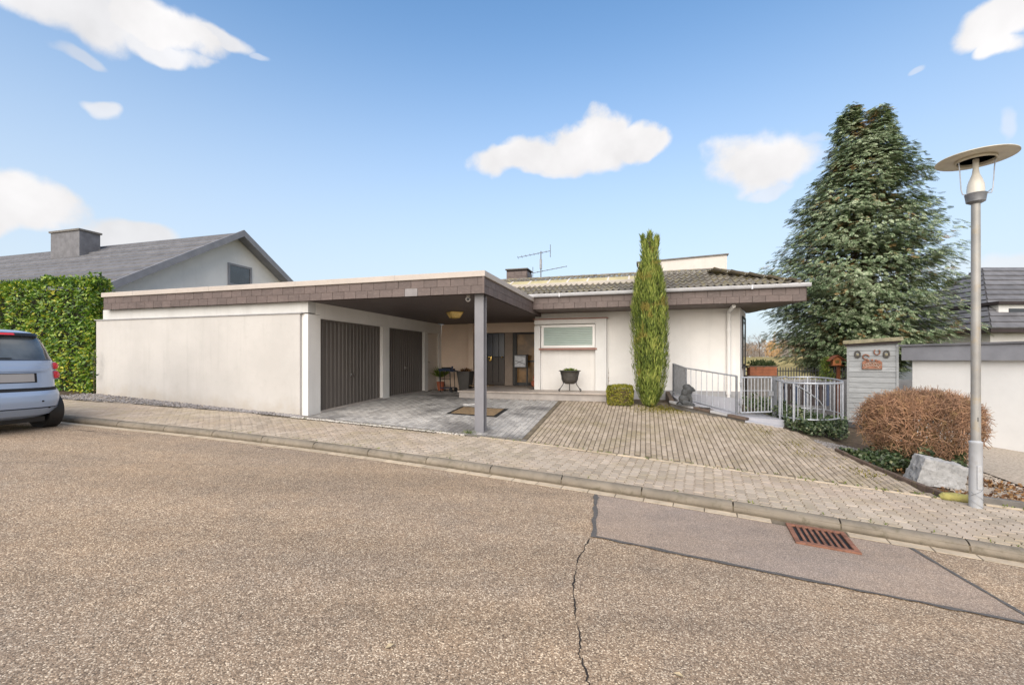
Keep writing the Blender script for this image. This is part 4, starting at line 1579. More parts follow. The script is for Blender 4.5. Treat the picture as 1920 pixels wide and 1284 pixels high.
# mats and oddments on the floor
mb = MB()
gq = lambda s, t, l: (s, t, G(s, t) + l)
mm = [(-4.36, 9.55), (-3.16, 9.55), (-3.16, 10.45), (-4.36, 10.45)]
mt = mb.prism(mm, lambda x, y: G(x, y) + .003, lambda x, y: G(x, y) + .014).build('floor_mat', MT['rubber'], base=(-3.76, 10, G(-3.76, 10)), label='brown coir mat with black rubber border lying on the carport floor', cat='mat')
MB().prism([(x * .86 + -3.76 * .14, y * .84 + 10 * .16) for x, y in mm], lambda x, y: G(x, y) + .0145, lambda x, y: G(x, y) + .020).build('mat_pile', MT['coir'], mt)
dm = MB().box(-5.6, -4.9, 14.05, 14.6, .763, .782).build('door_mat', MT['coir'], base=(-5.2, 14.3, .763), label='small ochre door mat on the entrance step', cat='mat')
mb = MB().tube([(-4.42, 10.72, G(-4.4, 10.7) + .012), (-4.30, 10.70, G(-4.3, 10.7) + .012), (-4.02, 10.92, G(-4, 10.9) + .012)], .013, 6)
mb.build('white_stick', MT['white'], base=(-4.3, 10.8, G(-4.3, 10.8)), label='bent white stick lying on the dark carport paving', cat='stick')

# ================================================================== plants by the house
def shell_leaves(mb, n, pf, L, w, rr, jit=.6, down=.0, out=.8):
    """pf(rr)-> point, outward normal"""
    for i in range(n):
        p, nn = pf(rr)
        d = (nn * out + rv(rr) * jit + Vector((0, 0, -down))).normalized()
        up_ = (nn + rv(rr) * .7).normalized()
        s_ = d.cross(up_)
        if s_.length < .1: continue
        leaf(mb, p, d, s_.cross(d).normalized(), L * rr.uniform(.6, 1.35), w * rr.uniform(.7, 1.3))
    return mb


BX = (-.60, 11.55, G(-.6, 11.5))
bx = thing('box_shrub', 'small square-clipped box shrub at the end of the entrance step', 'shrub', BX)
hx, hy, hz_ = .30, .25, .47


def box_pf(c, hx, hy, hz, lump, zbias=0):
    def f(rr):
        k = rr.random() * (2 * hy * hz * 2 + 2 * hx * hz * 2 + 4 * hx * hy)
        u, v = rr.uniform(-1, 1), rr.uniform(-1, 1)
        if k < 4 * hy * hz:
            sg = rr.choice((-1, 1)); p = Vector((sg * hx, u * hy, (v + 1) / 2 * hz)); nn = Vector((sg, 0, 0))
        elif k < 4 * hy * hz + 4 * hx * hz:
            sg = rr.choice((-1, 1)); p = Vector((u * hx, sg * hy, (v + 1) / 2 * hz)); nn = Vector((0, sg, 0))
        else:
            p = Vector((u * hx, v * hy, hz)); nn = Vector((0, 0, 1))
        q = Vector((p.x / hx, p.y / hy, (p.z / hz) * 2 - 1))
        rnd_ = max(0, q.length - 1.25) * .22
        p = Vector((p.x * (1 - rnd_), p.y * (1 - rnd_), p.z * (1 - rnd_ * .6)))
        d = noise.noise((p.x * 5 + c[0], p.y * 5 + c[1], p.z * 5)) * lump
        p = p + nn * (d - rr.random() ** 2 * lump * 1.6)
        return p + Vector(c), (nn + Vector((q.x, q.y, q.z)) * .3).normalized()
    return f


mb = shell_leaves(MB(), 5200, box_pf(BX, hx, hy, hz_, .035), .034, .010, random.Random(21), .9)
mb.build('foliage', MT['box'], bx)
MB().box(BX[0] - .22, BX[0] + .22, BX[1] - .18, BX[1] + .18, BX[2], BX[2] + .38).build('inner_core', MT['bark'], bx)  # solid brown core behind the leaves, not separate twigs

CY = (.10, 11.42, G(.1, 11.4))
cy = thing('columnar_cypress', 'tall narrow yellow-green cypress standing in front of the bungalow wall', 'tree', CY)
cprof = [(0, .12), (.12, .19), (.3, .28), (.7, .345), (1.5, .38), (2.3, .385), (2.9, .31), (3.4, .21), (3.8, .11), (4.1, .03)]
rr = random.Random(31)
mb = MB()
for i in range(20000):
    z = rr.random() ** .92 * 3.85
    a_ = rr.uniform(0, 2 * math.pi)
    r0 = interp(cprof, z)
    lump = noise.noise((math.cos(a_) * 2.4, math.sin(a_) * 2.4, z * .55)) * .24 + noise.noise((math.cos(a_) * 6, math.sin(a_) * 6, z * 1.2 + 9)) * .30
    r_2 = r0 * (1.0 + lump) * (1 - rr.random() ** 3 * .45)
    if z > 3.3:   # three tips at the top
        tip = rr.choice(((-.17, 0, 4.22), (.0, .05, 4.30), (.17, -.03, 4.16)))
        f = (z - 3.3) / .6
        p = Vector((tip[0] * smooth(f) + math.cos(a_) * r_2 * (1 - f * .78), tip[1] + math.sin(a_) * r_2 * (1 - f * .78), z + f * (tip[2] - 4.0)))
    else:
        p = Vector((math.cos(a_) * r_2, math.sin(a_) * r_2, z))
    nn = Vector((math.cos(a_), math.sin(a_), 0))
    d = (Vector((0, 0, 1)) + nn * rr.uniform(-.05, .45) + rv(rr) * .28).normalized()
    side = d.cross(nn + rv(rr) * .5).normalized()
    leaf(mb, p + Vector(CY), d, side.cross(d), rr.uniform(.07, .19), rr.uniform(.005, .011))
mb.build('crown', MT['cypress'], cy)
MB().lathe(CY, [(r_ * .62, z) for z, r_ in cprof], 12).build('inner_core', M('cypress_core_shade', (.035, .035, .012), .95, .3), cy)  # solid core painted dark for the shade inside the crown
MB().tube([CY, (CY[0], CY[1], CY[2] + .5)], [.07, .05], 8).build('trunk', MT['bark'], cy)

# mossy ground around the cypress foot and along the bed
rr = random.Random(41)
mb = MB()
for i in range(3600):
    if i < 2200: s, t = rr.gauss(.35, .38), rr.gauss(11.15, .22)
    else:
        f = rr.random()
        s, t = lerp(2.1, 3.5, f) + rr.gauss(0, .16), lerp(10.3, 7.35, f ** .8) + rr.gauss(0, .10)
        if noise.noise((s * 2.2, t * 2.2, 4)) < -.05: continue
    if t < tb(s): continue
    p = Vector((s, t, G(s, t) - .002))
    d = (rv(rr) + Vector((0, 0, .35))).normalized()
    leaf(mb, p, d, d.orthogonal().normalized(), rr.uniform(.012, .035), rr.uniform(.005, .010))
mb.build('moss', MT['moss'], kind='stuff')
mb = MB()
for i in range(260):
    s = rr.uniform(-6.9, 6)
    t = (tk(s) + .16 if rr.random() < .15 else tb(s) + rr.gauss(0, .05))
    p = Vector((s, t, plane(s)))
    for k in range(5):
        d = (rv(rr) + Vector((0, 0, 1.0))).normalized()
        leaf(mb, p, d, d.orthogonal().normalized(), rr.uniform(.015, .045), .004)
for i in range(70):
    p = Vector((-3.25 + rr.gauss(0, .05), 8.12 + rr.gauss(0, .03), plane(-3.2)))
    d = (rv(rr) + Vector((0, 0, 1.4))).normalized()
    leaf(mb, p, d, d.orthogonal().normalized(), rr.uniform(.04, .11), .006)
mb.build('weeds', MT['green'], kind='stuff')


def sapling(base, h, n, label, rr, mat='green', L=.07):
    t = thing('seedling', label, 'plant', base)
    mb = MB()
    pts = [Vector(base) + Vector((math.sin(i) * .015 + i * .006, math.cos(i * 1.3) * .012, h * i / 6)) for i in range(7)]
    mb.tube(pts, [.008 - i * .0009 for i in range(7)], 6)
    mb.build('stem', MT['bark'], t)
    mb = MB()
    for i in range(n):
        f = rr.uniform(.25, 1)
        p = pts[0].lerp(pts[-1], f)
        d = (rv(rr) + Vector((0, 0, .4))).normalized()
        leaf(mb, p, d, d.orthogonal().normalized(), L * rr.uniform(.7, 1.2), L * .28)
    mb.build('leaves', MT[mat], t)


rr = random.Random(43)
sapling((-.98, 12.55, .60), .82, 5, 'thin leafless shoot against the white wall behind the box shrub', rr, 'dead', .05)
sapling((-13.25, 7.98, plane(-13.2)), 1.15, 26, 'young shoot with few leaves growing at the end of the long garage wall', rr, 'ivy', .10)

# ================================================================== laurel hedge
HS0, HS1 = -22.0, -13.56
HD = ((HS0 + HS1) / 2, 8.35, plane(-16))
hg = thing('laurel_hedge', 'tall clipped laurel hedge with yellow-green tips beside the long garage wall', 'hedge', HD)
htop = lambda s: 3.70 - .012 * (s - HS1)
rr = random.Random(51)


def hedge_pf(rr):
    k = rr.random()
    s = rr.uniform(HS0, HS1)
    if k < .66:
        z = lerp(plane(s) + .03, htop(s), rr.random())
        nn = Vector((0, -1, 0))
        f = (z - plane(s)) / 2.9
        p = Vector((s, 8.10 + .12 * f, z))
    elif k < .84:
        p = Vector((s, rr.uniform(8.1, 8.62), htop(s)))
        nn = Vector((0, 0, 1))
    else:
        z = lerp(plane(HS1) + .05, htop(HS1), rr.random())
        p = Vector((HS1, rr.uniform(8.1, 8.55), z))
        nn = Vector((1, 0, 0))
    d = noise.noise((p.x * 1.6, p.y * 1.6, p.z * 1.6)) * .18 + noise.noise((p.x * 4.5, p.y * 4.5, p.z * 4.5)) * .13
    return p + nn * (d - rr.random() ** 2 * .22), nn


mb = shell_leaves(MB(), 21000, hedge_pf, .105, .023, rr, .8, .3, .7)
for i in range(900):    # upright fresh tips
    s = rr.uniform(HS0, HS1)
    p = Vector((s, rr.uniform(8.15, 8.55), htop(s) + rr.uniform(-.08, .05)))
    for k in range(3):
        d = (Vector((0, 0, 1)) + rv(rr) * .7).normalized()
        leaf(mb, p, d, d.orthogonal().normalized(), .10, .022)
mb.build('foliage', MT['hedge'], hg)
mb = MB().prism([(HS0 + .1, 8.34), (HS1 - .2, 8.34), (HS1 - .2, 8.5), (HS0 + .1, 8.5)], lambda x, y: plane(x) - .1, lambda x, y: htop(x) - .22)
mb.build('inner_core', M('hedge_core_shade', (.012, .014, .006), 1, .3), hg)  # solid near-black core, the hedge's inner shade put into its colour
mb = MB()
for i in range(24):
    s = HS0 + .3 + i * .345
    mb.tube([(s, 8.42, plane(s) - .05), (s + rr.uniform(-.1, .1), 8.3, plane(s) + .35)], .02, 6)
mb.build('stems', MT['bark'], hg, kind='stuff')

# ================================================================== railings, walkway, stone coping, statue
def rail_z(f, a, b): return lerp(a, b, f)


# stone coping along the ramp edge
cpt = [(.55, 11.42), (.72, 11.12), (1.35, 10.72), (2.0, 10.42)]
ed = thing('ramp_coping', 'mossy stone slabs edging the ramp below the grey railing', 'stone edging', (.55, 11.4, .5))
zt = lambda s: lerp(.655, .415, (s - .55) / 1.45)
for (a_, b_) in zip(cpt, cpt[1:]):
    d = Vector((b_[0] - a_[0], b_[1] - a_[1], 0))
    nn = Vector((-d.y, d.x, 0)).normalized()
    ln = d.length
    d.normalize()
    k = max(1, int(round(ln / .38)))
    for i in range(k):
        p0 = Vector((*a_, 0)) + d * (ln * i / k + .004)
        p1 = Vector((*a_, 0)) + d * (ln * (i + 1) / k - .004)
        o = .02
        poly = [(p0 - nn * o), (p1 - nn * o), (p1 + nn * .26), (p0 + nn * .26)]
        mb = MB().prism([(p.x, p.y) for p in poly], lambda x, y: zt(x) - .055, lambda x, y: zt(x) + rnd.uniform(-.004, .004))
        mb.build('slab', MT['edging'] if i % 2 else MT['plinth'], ed, bev=.008)
mb = MB()
for (a_, b_) in zip(cpt, cpt[1:]):
    mb.prism([(a_[0] + .02, a_[1] + .03), (b_[0] + .02, b_[1] + .03), (b_[0] + .1, b_[1] + .2), (a_[0] + .1, a_[1] + .2)], lambda x, y: -.1, lambda x, y: zt(x) - .056)
mb.build('low_wall', MT['greyedge'], ed)
mb = MB().prism([(.52, 12.9), (.56, 11.5), (.66, 11.45), (.62, 12.9)], .2, lambda x, y: lerp(.63, .78, (y - 11.2) / 1.7))
mb.build('side_kerb', MT['edging'], ed, bev=.01)

# ramp surface with the curved grey upstand behind the railing
mb = MB()
ramp = [(.65, 12.9), (.75, 11.45), (1.4, 10.98), (2.05, 10.66), (2.75, 10.6), (2.7, 11.4), (2.2, 12.4), (1.6, 12.96)]
mb.prism(ramp, .05, lambda x, y: lerp(.70, .37, clamp((x - .6) / 1.6)))
mb.build('ramp', MT['greywall'], kind='structure')
mb = MB()
vs = []
K = 12
for i in range(K + 1):
    f = i / K
    s = lerp(.98, 2.02, f)
    t = 12.05 - .85 * f - .25 * math.sin(f * math.pi)
    z1 = .80 - .05 * f if f > .08 else .66
    vs.append((s, t, .3, z1))
for w_ in (0, .09):
    for (s, t, za, z1) in vs: mb.v += [Vector((s + w_ * .4, t + w_, za)), Vector((s + w_ * .4, t + w_, z1))]
n2 = 2 * (K + 1)
for i in range(K): mb.f += [(2 * i, 2 * i + 2, 2 * i + 3, 2 * i + 1), (n2 + 2 * i, n2 + 2 * i + 1, n2 + 2 * i + 3, n2 + 2 * i + 2), (2 * i + 1, 2 * i + 3, n2 + 2 * i + 3, n2 + 2 * i + 1)]
mb.f += [(0, 1, n2 + 1, n2), (2 * K, n2 + 2 * K, n2 + 2 * K + 1, 2 * K + 1)]
mb.build('curved_upstand', MT['greywall'], base=(1.5, 11.6, .5), label='low curved grey painted wall behind the straight railing', cat='low wall')

RA = [(.70, 12.60, .79, 1.52), (.955, 11.95, .66, 1.418), (1.90, 10.87, .47, 1.263)]
ra = thing('ramp_railing', 'grey steel railing with one sheet panel sloping down beside the ramp', 'railing', (.7, 12.6, .7))


def rail_pts(a, b, f): return Vector((lerp(a[0], b[0], f), lerp(a[1], b[1], f), lerp(a[2], b[2], f))), Vector((lerp(a[0], b[0], f), lerp(a[1], b[1], f), lerp(a[3], b[3], f)))


for a_, b_ in ((RA[0], RA[1]), (RA[1], RA[2])):
    lo0, hi0 = rail_pts(a_, b_, 0)
    lo1, hi1 = rail_pts(a_, b_, 1)
    MB().tube([hi0, hi1], .019, 8).build('top_rail', MT['galv'], ra, True)
    MB().tube([lo0, lo1], .015, 8).build('bottom_rail', MT['galv'], ra, True)
for p in RA:
    MB().tube([(p[0], p[1], p[2] - .18), (p[0], p[1], p[3] + .005)], .024, 8).build('post', MT['galv_dark'], ra, True)
lo0, hi0 = rail_pts(RA[0], RA[1], .04)
lo1, hi1 = rail_pts(RA[0], RA[1], .96)
mb = MB()
o_ = Vector((.006, .006, 0))
mb.add([lo0, lo1, hi1, hi0, lo0 + o_, lo1 + o_, hi1 + o_, hi0 + o_], [(0, 1, 2, 3), (7, 6, 5, 4), (0, 4, 5, 1), (1, 5, 6, 2), (2, 6, 7, 3), (3, 7, 4, 0)])
mb.build('sheet_panel', MT['galv'], ra)
for i in range(1, 9):
    lo, hi = rail_pts(RA[1], RA[2], i / 9)
    MB().tube([lo, hi], .0085, 6).build('baluster', MT['galv'], ra)

ga = thing('garden_gate', 'grey steel bar gate standing closed at the head of the ramp', 'gate', (1.98, 10.84, .47))
g0, g1 = (1.985, 10.845, .475, 1.235), (2.63, 11.08, .49, 1.235)
lo0, hi0 = rail_pts(g0, g1, 0)
lo1, hi1 = rail_pts(g0, g1, 1)
for nm, q in (('top_rail', (hi0, hi1)), ('bottom_rail', (lo0, lo1)), ('stile', (lo0, hi0)), ('stile', (lo1, hi1))):
    MB().tube(list(q), .017, 8).build(nm, MT['galv'], ga, True)
for i in range(1, 9):
    lo, hi = rail_pts(g0, g1, i / 9)
    MB().tube([lo, hi], .0085, 6).build('bar', MT['galv'], ga)
MB().tube([(1.985, 10.845, .95), (2.63, 11.08, .95)], .007, 6).build('middle_rail', MT['galv'], ga)
MB().box(1.96, 2.0, 10.80, 10.84, .60, .68).box(1.96, 2.0, 10.80, 10.84, 1.05, 1.13).build('hinge', MT['galv_dark'], ga)
MB().box(2.56, 2.66, 11.02, 11.06, .84, .94).build('lock', MT['galv_dark'], ga)

# curved railing round the stair head
EC, EA, EBR = Vector(px(1514, 700, 10.1)), .63, 1.28
EDX = Vector((*H(.839, -.544), 0)).normalized()
EDY = Vector((*H(.544, .839), 0)).normalized()
cr = thing('curved_railing', 'rounded grey steel railing enclosing the stair head behind the ivy', 'railing', (EC.x, EC.y, .45))


def ept(a_, z, k=1.0):
    p = EC + EDX * (EA * k * math.cos(a_)) + EDY * (EBR * k * math.sin(a_))
    return Vector((p.x, p.y, z))


def ctop(a_): return 1.145 + .05 * max(0, math.sin(a_)) + (.03 if math.cos(a_) < -.7 else 0)
angs = [2 * math.pi * i / 72 for i in range(73)]
MB().tube([ept(a_, ctop(a_)) for a_ in angs], .021, 8, False).build('top_rail', MT['galv'], cr, True)
MB().tube([ept(a_, .43) for a_ in angs], .014, 8, False).build('bottom_rail', MT['galv'], cr, True)
for i in range(36):
    a_ = 2 * math.pi * (i + .5) / 36
    if i % 6 == 0: continue
    MB().tube([ept(a_, .43), ept(a_, ctop(a_))], .009, 6).build('baluster', MT['galv'], cr)
for a_ in (math.pi * .98, math.pi * 1.22, math.pi * 1.38, 0.02, math.pi * .5):
    MB().tube([ept(a_, .2), ept(a_, ctop(a_) - .01)], .025, 8).build('post', MT['galv'], cr, True)
mb = MB().box(-.045, .045, -.02, .02, .25, 1.24, T3((2.70, 11.11, 0)) @ Matrix.Rotation(R(20), 4, 'Z'))
mb.build('gate_post', MT['galv_dark'], cr, bev=.004)
pts = [Vector(px(u, v, Y)) for u, v, Y in ((1488, 721, 9.3), (1503, 728, 9.5), (1520, 739, 9.7), (1536, 752, 9.9), (1543, 762, 10.0), (1546, 775, 10.05))]
MB().tube(pts, .018, 8).build('handrail', MT['galv'], cr, True)

# grey threshold slab in front of the gate
sl_ = [(1.98, 10.40), (2.68, 10.42), (2.80, 10.95), (2.02, 10.72)]
MB().prism(sl_, .1, lambda x, y: G(x, 10.4) + .03).build('threshold_slab', MT['greywall'], kind='structure', bev=.006)

# stone lion
LI = Vector((.90, 11.02, zt(.9)))
li = thing('lion_statue', 'dark grey weathered stone lion with thick mane sitting on the ramp coping', 'statue', LI)
mb = MB()
E = lambda x, y, z, a, b, c, ry=0: mb.ell(LI + Vector((x, y, z)), (a, b, c), Matrix.Rotation(R(ry), 3, 'Y'))
E(-.06, 0, .13, .12, .085, .12, 20)          # haunch
E(.0, 0, .21, .095, .08, .15, 18)            # chest
E(.03, 0, .34, .105, .10, .115)              # mane
E(.0, .0, .40, .09, .09, .075)
E(-.03, 0, .28, .09, .095, .11)
E(.105, 0, .355, .055, .052, .055)           # face
E(.155, 0, .335, .035, .036, .03)            # muzzle
E(.05, -.06, .45, .02, .015, .022); E(.05, .06, .45, .02, .015, .022)
for sy in (-.05, .05):
    E(.085, sy, .13, .03, .028, .12, -6)
    E(.11, sy, .025, .05, .03, .025)
    E(-.02, sy * 1.5, .05, .09, .035, .05)
    E(.05, sy * 1.5, .02, .045, .03, .022)
mb.tube([LI + Vector(p) for p in ((-.17, .02, .05), (-.21, .04, .03), (-.20, .09, .04), (-.15, .11, .05))], .018, 8)
b_ = mb.build('body', MT['statue'], li)
md = b_.modifiers.new('Remesh', 'REMESH')
md.mode = 'VOXEL'
md.voxel_size = .011
md.use_smooth_shade = True
dt = bpy.data.textures.new('mane_noise', 'CLOUDS')
dt.noise_scale = .04
md = b_.modifiers.new('Displace', 'DISPLACE')
md.texture = dt
md.strength = .022
MB().box(LI.x - .22, LI.x + .17, LI.y - .12, LI.y + .13, LI.z - .005, LI.z + .012).build('plinth', MT['statue'], li, bev=.006)
# dish and dry twig next to the lion
DI = (1.28, 10.95, zt(1.28))
MB().lathe(DI, [(.05, 0), (.10, .015), (.125, .04), (.115, .042), (.08, .022), (0, .02)], 20).build('bird_dish', MT['galv'], base=DI, label='shallow pale grey dish on the coping beside the lion', cat='dish', smooth_=True)

# ================================================================== garden beyond: planter box, fence, bird house, shed
Bz = lambda u, v, Y: Vector(px(u, v, Y))
p0 = Bz(1428, 704, 12.6)
pl = thing('planter_box', 'red-brown wooden planter box with dark evergreen on the garden terrace', 'planter', p0)
m = T3(p0)
for i in range(3): MB().box(-.33, .33, -.2, -.18, .0 + i * .083, .078 + i * .083, m).build('plank', MT['redwood'], pl, bev=.003)
MB().box(-.33, .33, -.178, .2, 0, .22, m).build('box', MT['redwood'], pl)
MB().box(-.35, .35, -.21, .22, .245, .27, m).build('rim', MT['edging'], pl, bev=.004)
rr = random.Random(61)
mb = MB()
for i in range(500):
    c = p0 + Vector((rr.uniform(-.25, .28), rr.uniform(-.1, .1), .27))
    d = (rv(rr) + Vector((rr.uniform(-.6, .6), 0, .55))).normalized()
    leaf(mb, c + d * rr.uniform(0, .12), d, d.orthogonal().normalized(), .09, .018)
mb.build('plants', MT['ivy'], pl)
MB().box(-.40, .40, -.25, .25, -1.4, -.002, m).build('stand', MT['greyedge'], pl)

FA, FB = Vector(px(1396, 688, 14.2)), Vector(px(1600, 688, 14.4))
fe = thing('iron_fence', 'dark iron picket fence between the terrace and the open meadow', 'fence', (FA.x, FA.y, .3))
nf_ = 40
for i in range(nf_ + 1):
    f = i / nf_
    p = FA.lerp(FB, f)
    MB().box(p.x - .011, p.x + .011, p.y - .008, p.y + .008, .30, p.z - (.0 if i % 2 else .03)).build('picket', MT['darkmetal'], fe)
for z in (1.28, .55):
    MB().tube([(FA.x, FA.y, z), (FB.x, FB.y, z)], .014, 6).build('rail', MT['darkmetal'], fe)
mb = MB().prism([(FA.x - .3, FA.y + .1), (FB.x + 2, FB.y - .5), (FB.x + 2, FB.y - .3), (FA.x - .3, FA.y + .3)], -1.2, 1.02)
mb.build('garden_wall', MT['plinth'], base=(FA.x, FA.y + .2, 0), label='low grey concrete wall under the iron picket fence', cat='wall')

# dark slatted bench/screen on the lower terrace seen between the bars
q0 = Bz(1500, 716, 12.2)
sc_ = thing('slatted_screen', 'dark wooden slatted screen behind the rounded railing', 'screen', q0)
for i in range(16):
    MB().box(q0.x - .62 + i * .082, q0.x - .62 + i * .082 + .06, q0.y - .02, q0.y + .02, q0.z - .62, q0.z).build('slat', MT['slate_back'] if i % 3 else MT['bluetray'], sc_)
MB().box(q0.x - .64, q0.x + .70, q0.y + .021, q0.y + .05, q0.z - .2, q0.z - .12).build('rail', MT['door_wood'], sc_)

bh = Bz(1567, 683, 12.8)
bd = thing('bird_house', 'orange-brown wooden bird feeder house with pitched roof on a post', 'bird house', bh)
MB().box(bh.x - .10, bh.x + .10, bh.y - .10, bh.y + .10, bh.z - .02, bh.z + .14).build('house_box', MT['orangewood'], bd, bev=.004)
MB().box(bh.x - .05, bh.x + .045, bh.y - .104, bh.y - .10, bh.z + .03, bh.z + .12).build('opening', MT['brass'], bd)
for sg in (-1, 1):
    m = T3((bh.x, bh.y, bh.z + .25)) @ Matrix.Rotation(R(36 * sg), 4, 'Y')
    MB().box(0, .27 * sg, -.16, .16, -.01, .01, m).build('roof_board', MT['redwood'], bd)
MB().add([(bh.x - .10, bh.y - .1, bh.z + .14), (bh.x + .10, bh.y - .1, bh.z + .14), (bh.x, bh.y - .1, bh.z + .23)], [(0, 1, 2)]).build('gable', MT['orangewood'], bd)
MB().box(bh.x - .15, bh.x + .15, bh.y - .15, bh.y + .15, bh.z - .04, bh.z - .02).build('floor_board', MT['redwood'], bd)
MB().box(bh.x + .02, bh.x + .10, bh.y - .04, bh.y + .04, -.3, bh.z - .04).build('post', MT['redwood'], bd)
rr = random.Random(62)
yp = Bz(1548, 716, 13.0)
yt = thing('young_conifer', 'slender young plant with upswept needles beside the bird house', 'plant', yp)
mb = MB()
for i in range(420):
    f = rr.random()
    p = yp + Vector((rr.gauss(0, .02 + .10 * (1 - f)), rr.gauss(0, .06), f * .66))
    d = (rv(rr) + Vector((0, 0, 1.1))).normalized()
    leaf(mb, p, d, d.orthogonal().normalized(), .11, .010)
mb.build('needles', MT['green'], yt)
MB().tube([yp - Vector((0, 0, .9)), yp + Vector((0, 0, .6))], .012, 6).build('stem', MT['bark'], yt)

SB = Vector(px(1637, 676, 11.6))
RS = R(-21)
sh_ = thing('garden_shed', 'grey weatherboard shed with a mossy flat roof under the tall conifer', 'shed', (SB.x, SB.y, .2), rot=RS)
x0, x1, yf = SB.x - .52, SB.x + .48, SB.y
zz_ = .1
i = 0
while zz_ < 2.02:
    z1 = min(zz_ + .135, 2.04)
    mb = MB().add([(x0, yf - .012, zz_), (x1, yf - .012, zz_), (x1, yf, z1 - .004), (x0, yf, z1 - .004), (x0, yf + .02, zz_), (x1, yf + .02, zz_), (x1, yf + .02, z1 - .004), (x0, yf + .02, z1 - .004)],
                  [(0, 1, 2, 3), (0, 4, 5, 1), (3, 2, 6, 7), (0, 3, 7, 4), (1, 5, 6, 2)])
    mb.build('board', MT['shedboard'], sh_)
    zz_ += .135
MB().box(x0 + .005, x1 - .005, yf + .022, yf + 1.3, .0, 2.0).build('body', MT['shedboard'], sh_)
for x in (x0 - .02, x1 - .03): MB().box(x, x + .05, yf - .03, yf + .03, .05, 2.0).build('corner_post', MT['shedboard'], sh_, bev=.004)
MB().prism([(x0 - .1, yf - .12), (x1 + .1, yf - .12), (x1 + .1, yf + 1.4), (x0 - .1, yf + 1.4)], lambda x, y: 2.03 + (x - x0) * .055, lambda x, y: 2.125 + (x - x0) * .055).build('roof', MT['felt'], sh_, bev=.01)
MB().prism([(x0 - .06, yf - .08), (x1 + .06, yf - .08), (x1 + .06, yf - .06), (x0 - .06, yf - .06)], lambda x, y: 1.975 + (x - x0) * .055, lambda x, y: 2.028 + (x - x0) * .055).build('roof_edge', MT['slate_back'], sh_)


def hang(u, v):
    d = Matrix.Rotation(RS, 3, 'Z') @ Vector(((u - 1637) / FPX * 11.6 * .80, -.035, 0))
    return Vector((SB.x + d.x, SB.y + d.y, 1.6 + (HOR - v) / FPX * 11.55))


for u, v, lab in ((1608, 664, 'oval wreath ornament on the shed boards nearest the bungalow'), (1661, 664, 'oval wreath ornament on the shed boards nearest the neighbour')):
    c = hang(u, v)
    wt = thing('wreath', lab, 'wreath', c, 'ornaments on the shed', rot=RS)
    MB().tube([c + Vector((.055 * math.cos(a_ * .3491), 0, .085 * math.sin(a_ * .3491))) for a_ in range(19)], .016, 6, False).build('ring', MT['iron'], wt, True)
    MB().ell(c + Vector((0, 0, -.01)), (.03, .012, .035)).build('figure', MT['felt'], wt, True)
    MB().box(c.x - .045, c.x + .045, c.y - .012, c.y + .004, c.z - .055, c.z - .04).build('base', MT['iron'], wt)
for u, v, rot, lab in ((1644, 660, 0, 'rusty horseshoe hung with its ends up on the shed'), (1624, 669, 118, 'rusty horseshoe hanging tilted above the brown plaque')):
    c = hang(u, v)
    mb = MB()
    m = Matrix.Rotation(R(rot), 3, 'Y')
    mb.tube([c + m @ Vector((.058 * math.cos(R(-235 + 290 * k / 14)), 0, .068 * math.sin(R(-235 + 290 * k / 14)))) for k in range(15)], .014, 6)
    mb.build('horseshoe', MT['rust'], base=c, label=lab, cat='horseshoe', group='ornaments on the shed').rotation_euler.z = TH + RS
c = hang(1635, 685)
pq = thing('carved_plaque', 'carved brown wooden plaque with pale scrollwork on the shed front', 'plaque', c, rot=RS)
MB().box(c.x - .20, c.x + .20, c.y - .012, c.y + .01, c.z - .10, c.z + .09).build('board', MT['rust'], pq, bev=.006)
mb = MB()
for k in range(7):
    xx = c.x - .155 + k * .052
    mb.tube([Vector((xx + .023 * math.cos(q * .8), c.y - .018, c.z + .0 + .05 * math.sin(k * .52) + .025 * math.sin(q * .8))) for q in range(7)], .006, 5)
mb.tube([Vector((c.x + .13 * math.cos(R(180 - 18 * q)), c.y - .018, c.z - .05 + .045 * math.sin(R(18 * q)))) for q in range(11)], .007, 5)
mb.tube([(c.x - .17, c.y - .018, c.z - .08), (c.x + .17, c.y - .018, c.z - .08)], .006, 5)
mb.build('scrollwork', MT['pebble'], pq, kind='stuff')
mb = MB()
for i in range(7):
    a_ = R(180 - 30 * i)
    mb.ell((c.x + .16 * math.cos(a_), c.y, c.z + .08 + .055 * math.sin(a_)), (.032, .012, .026))
mb.build('crest', MT['rust'], pq, True, kind='stuff')

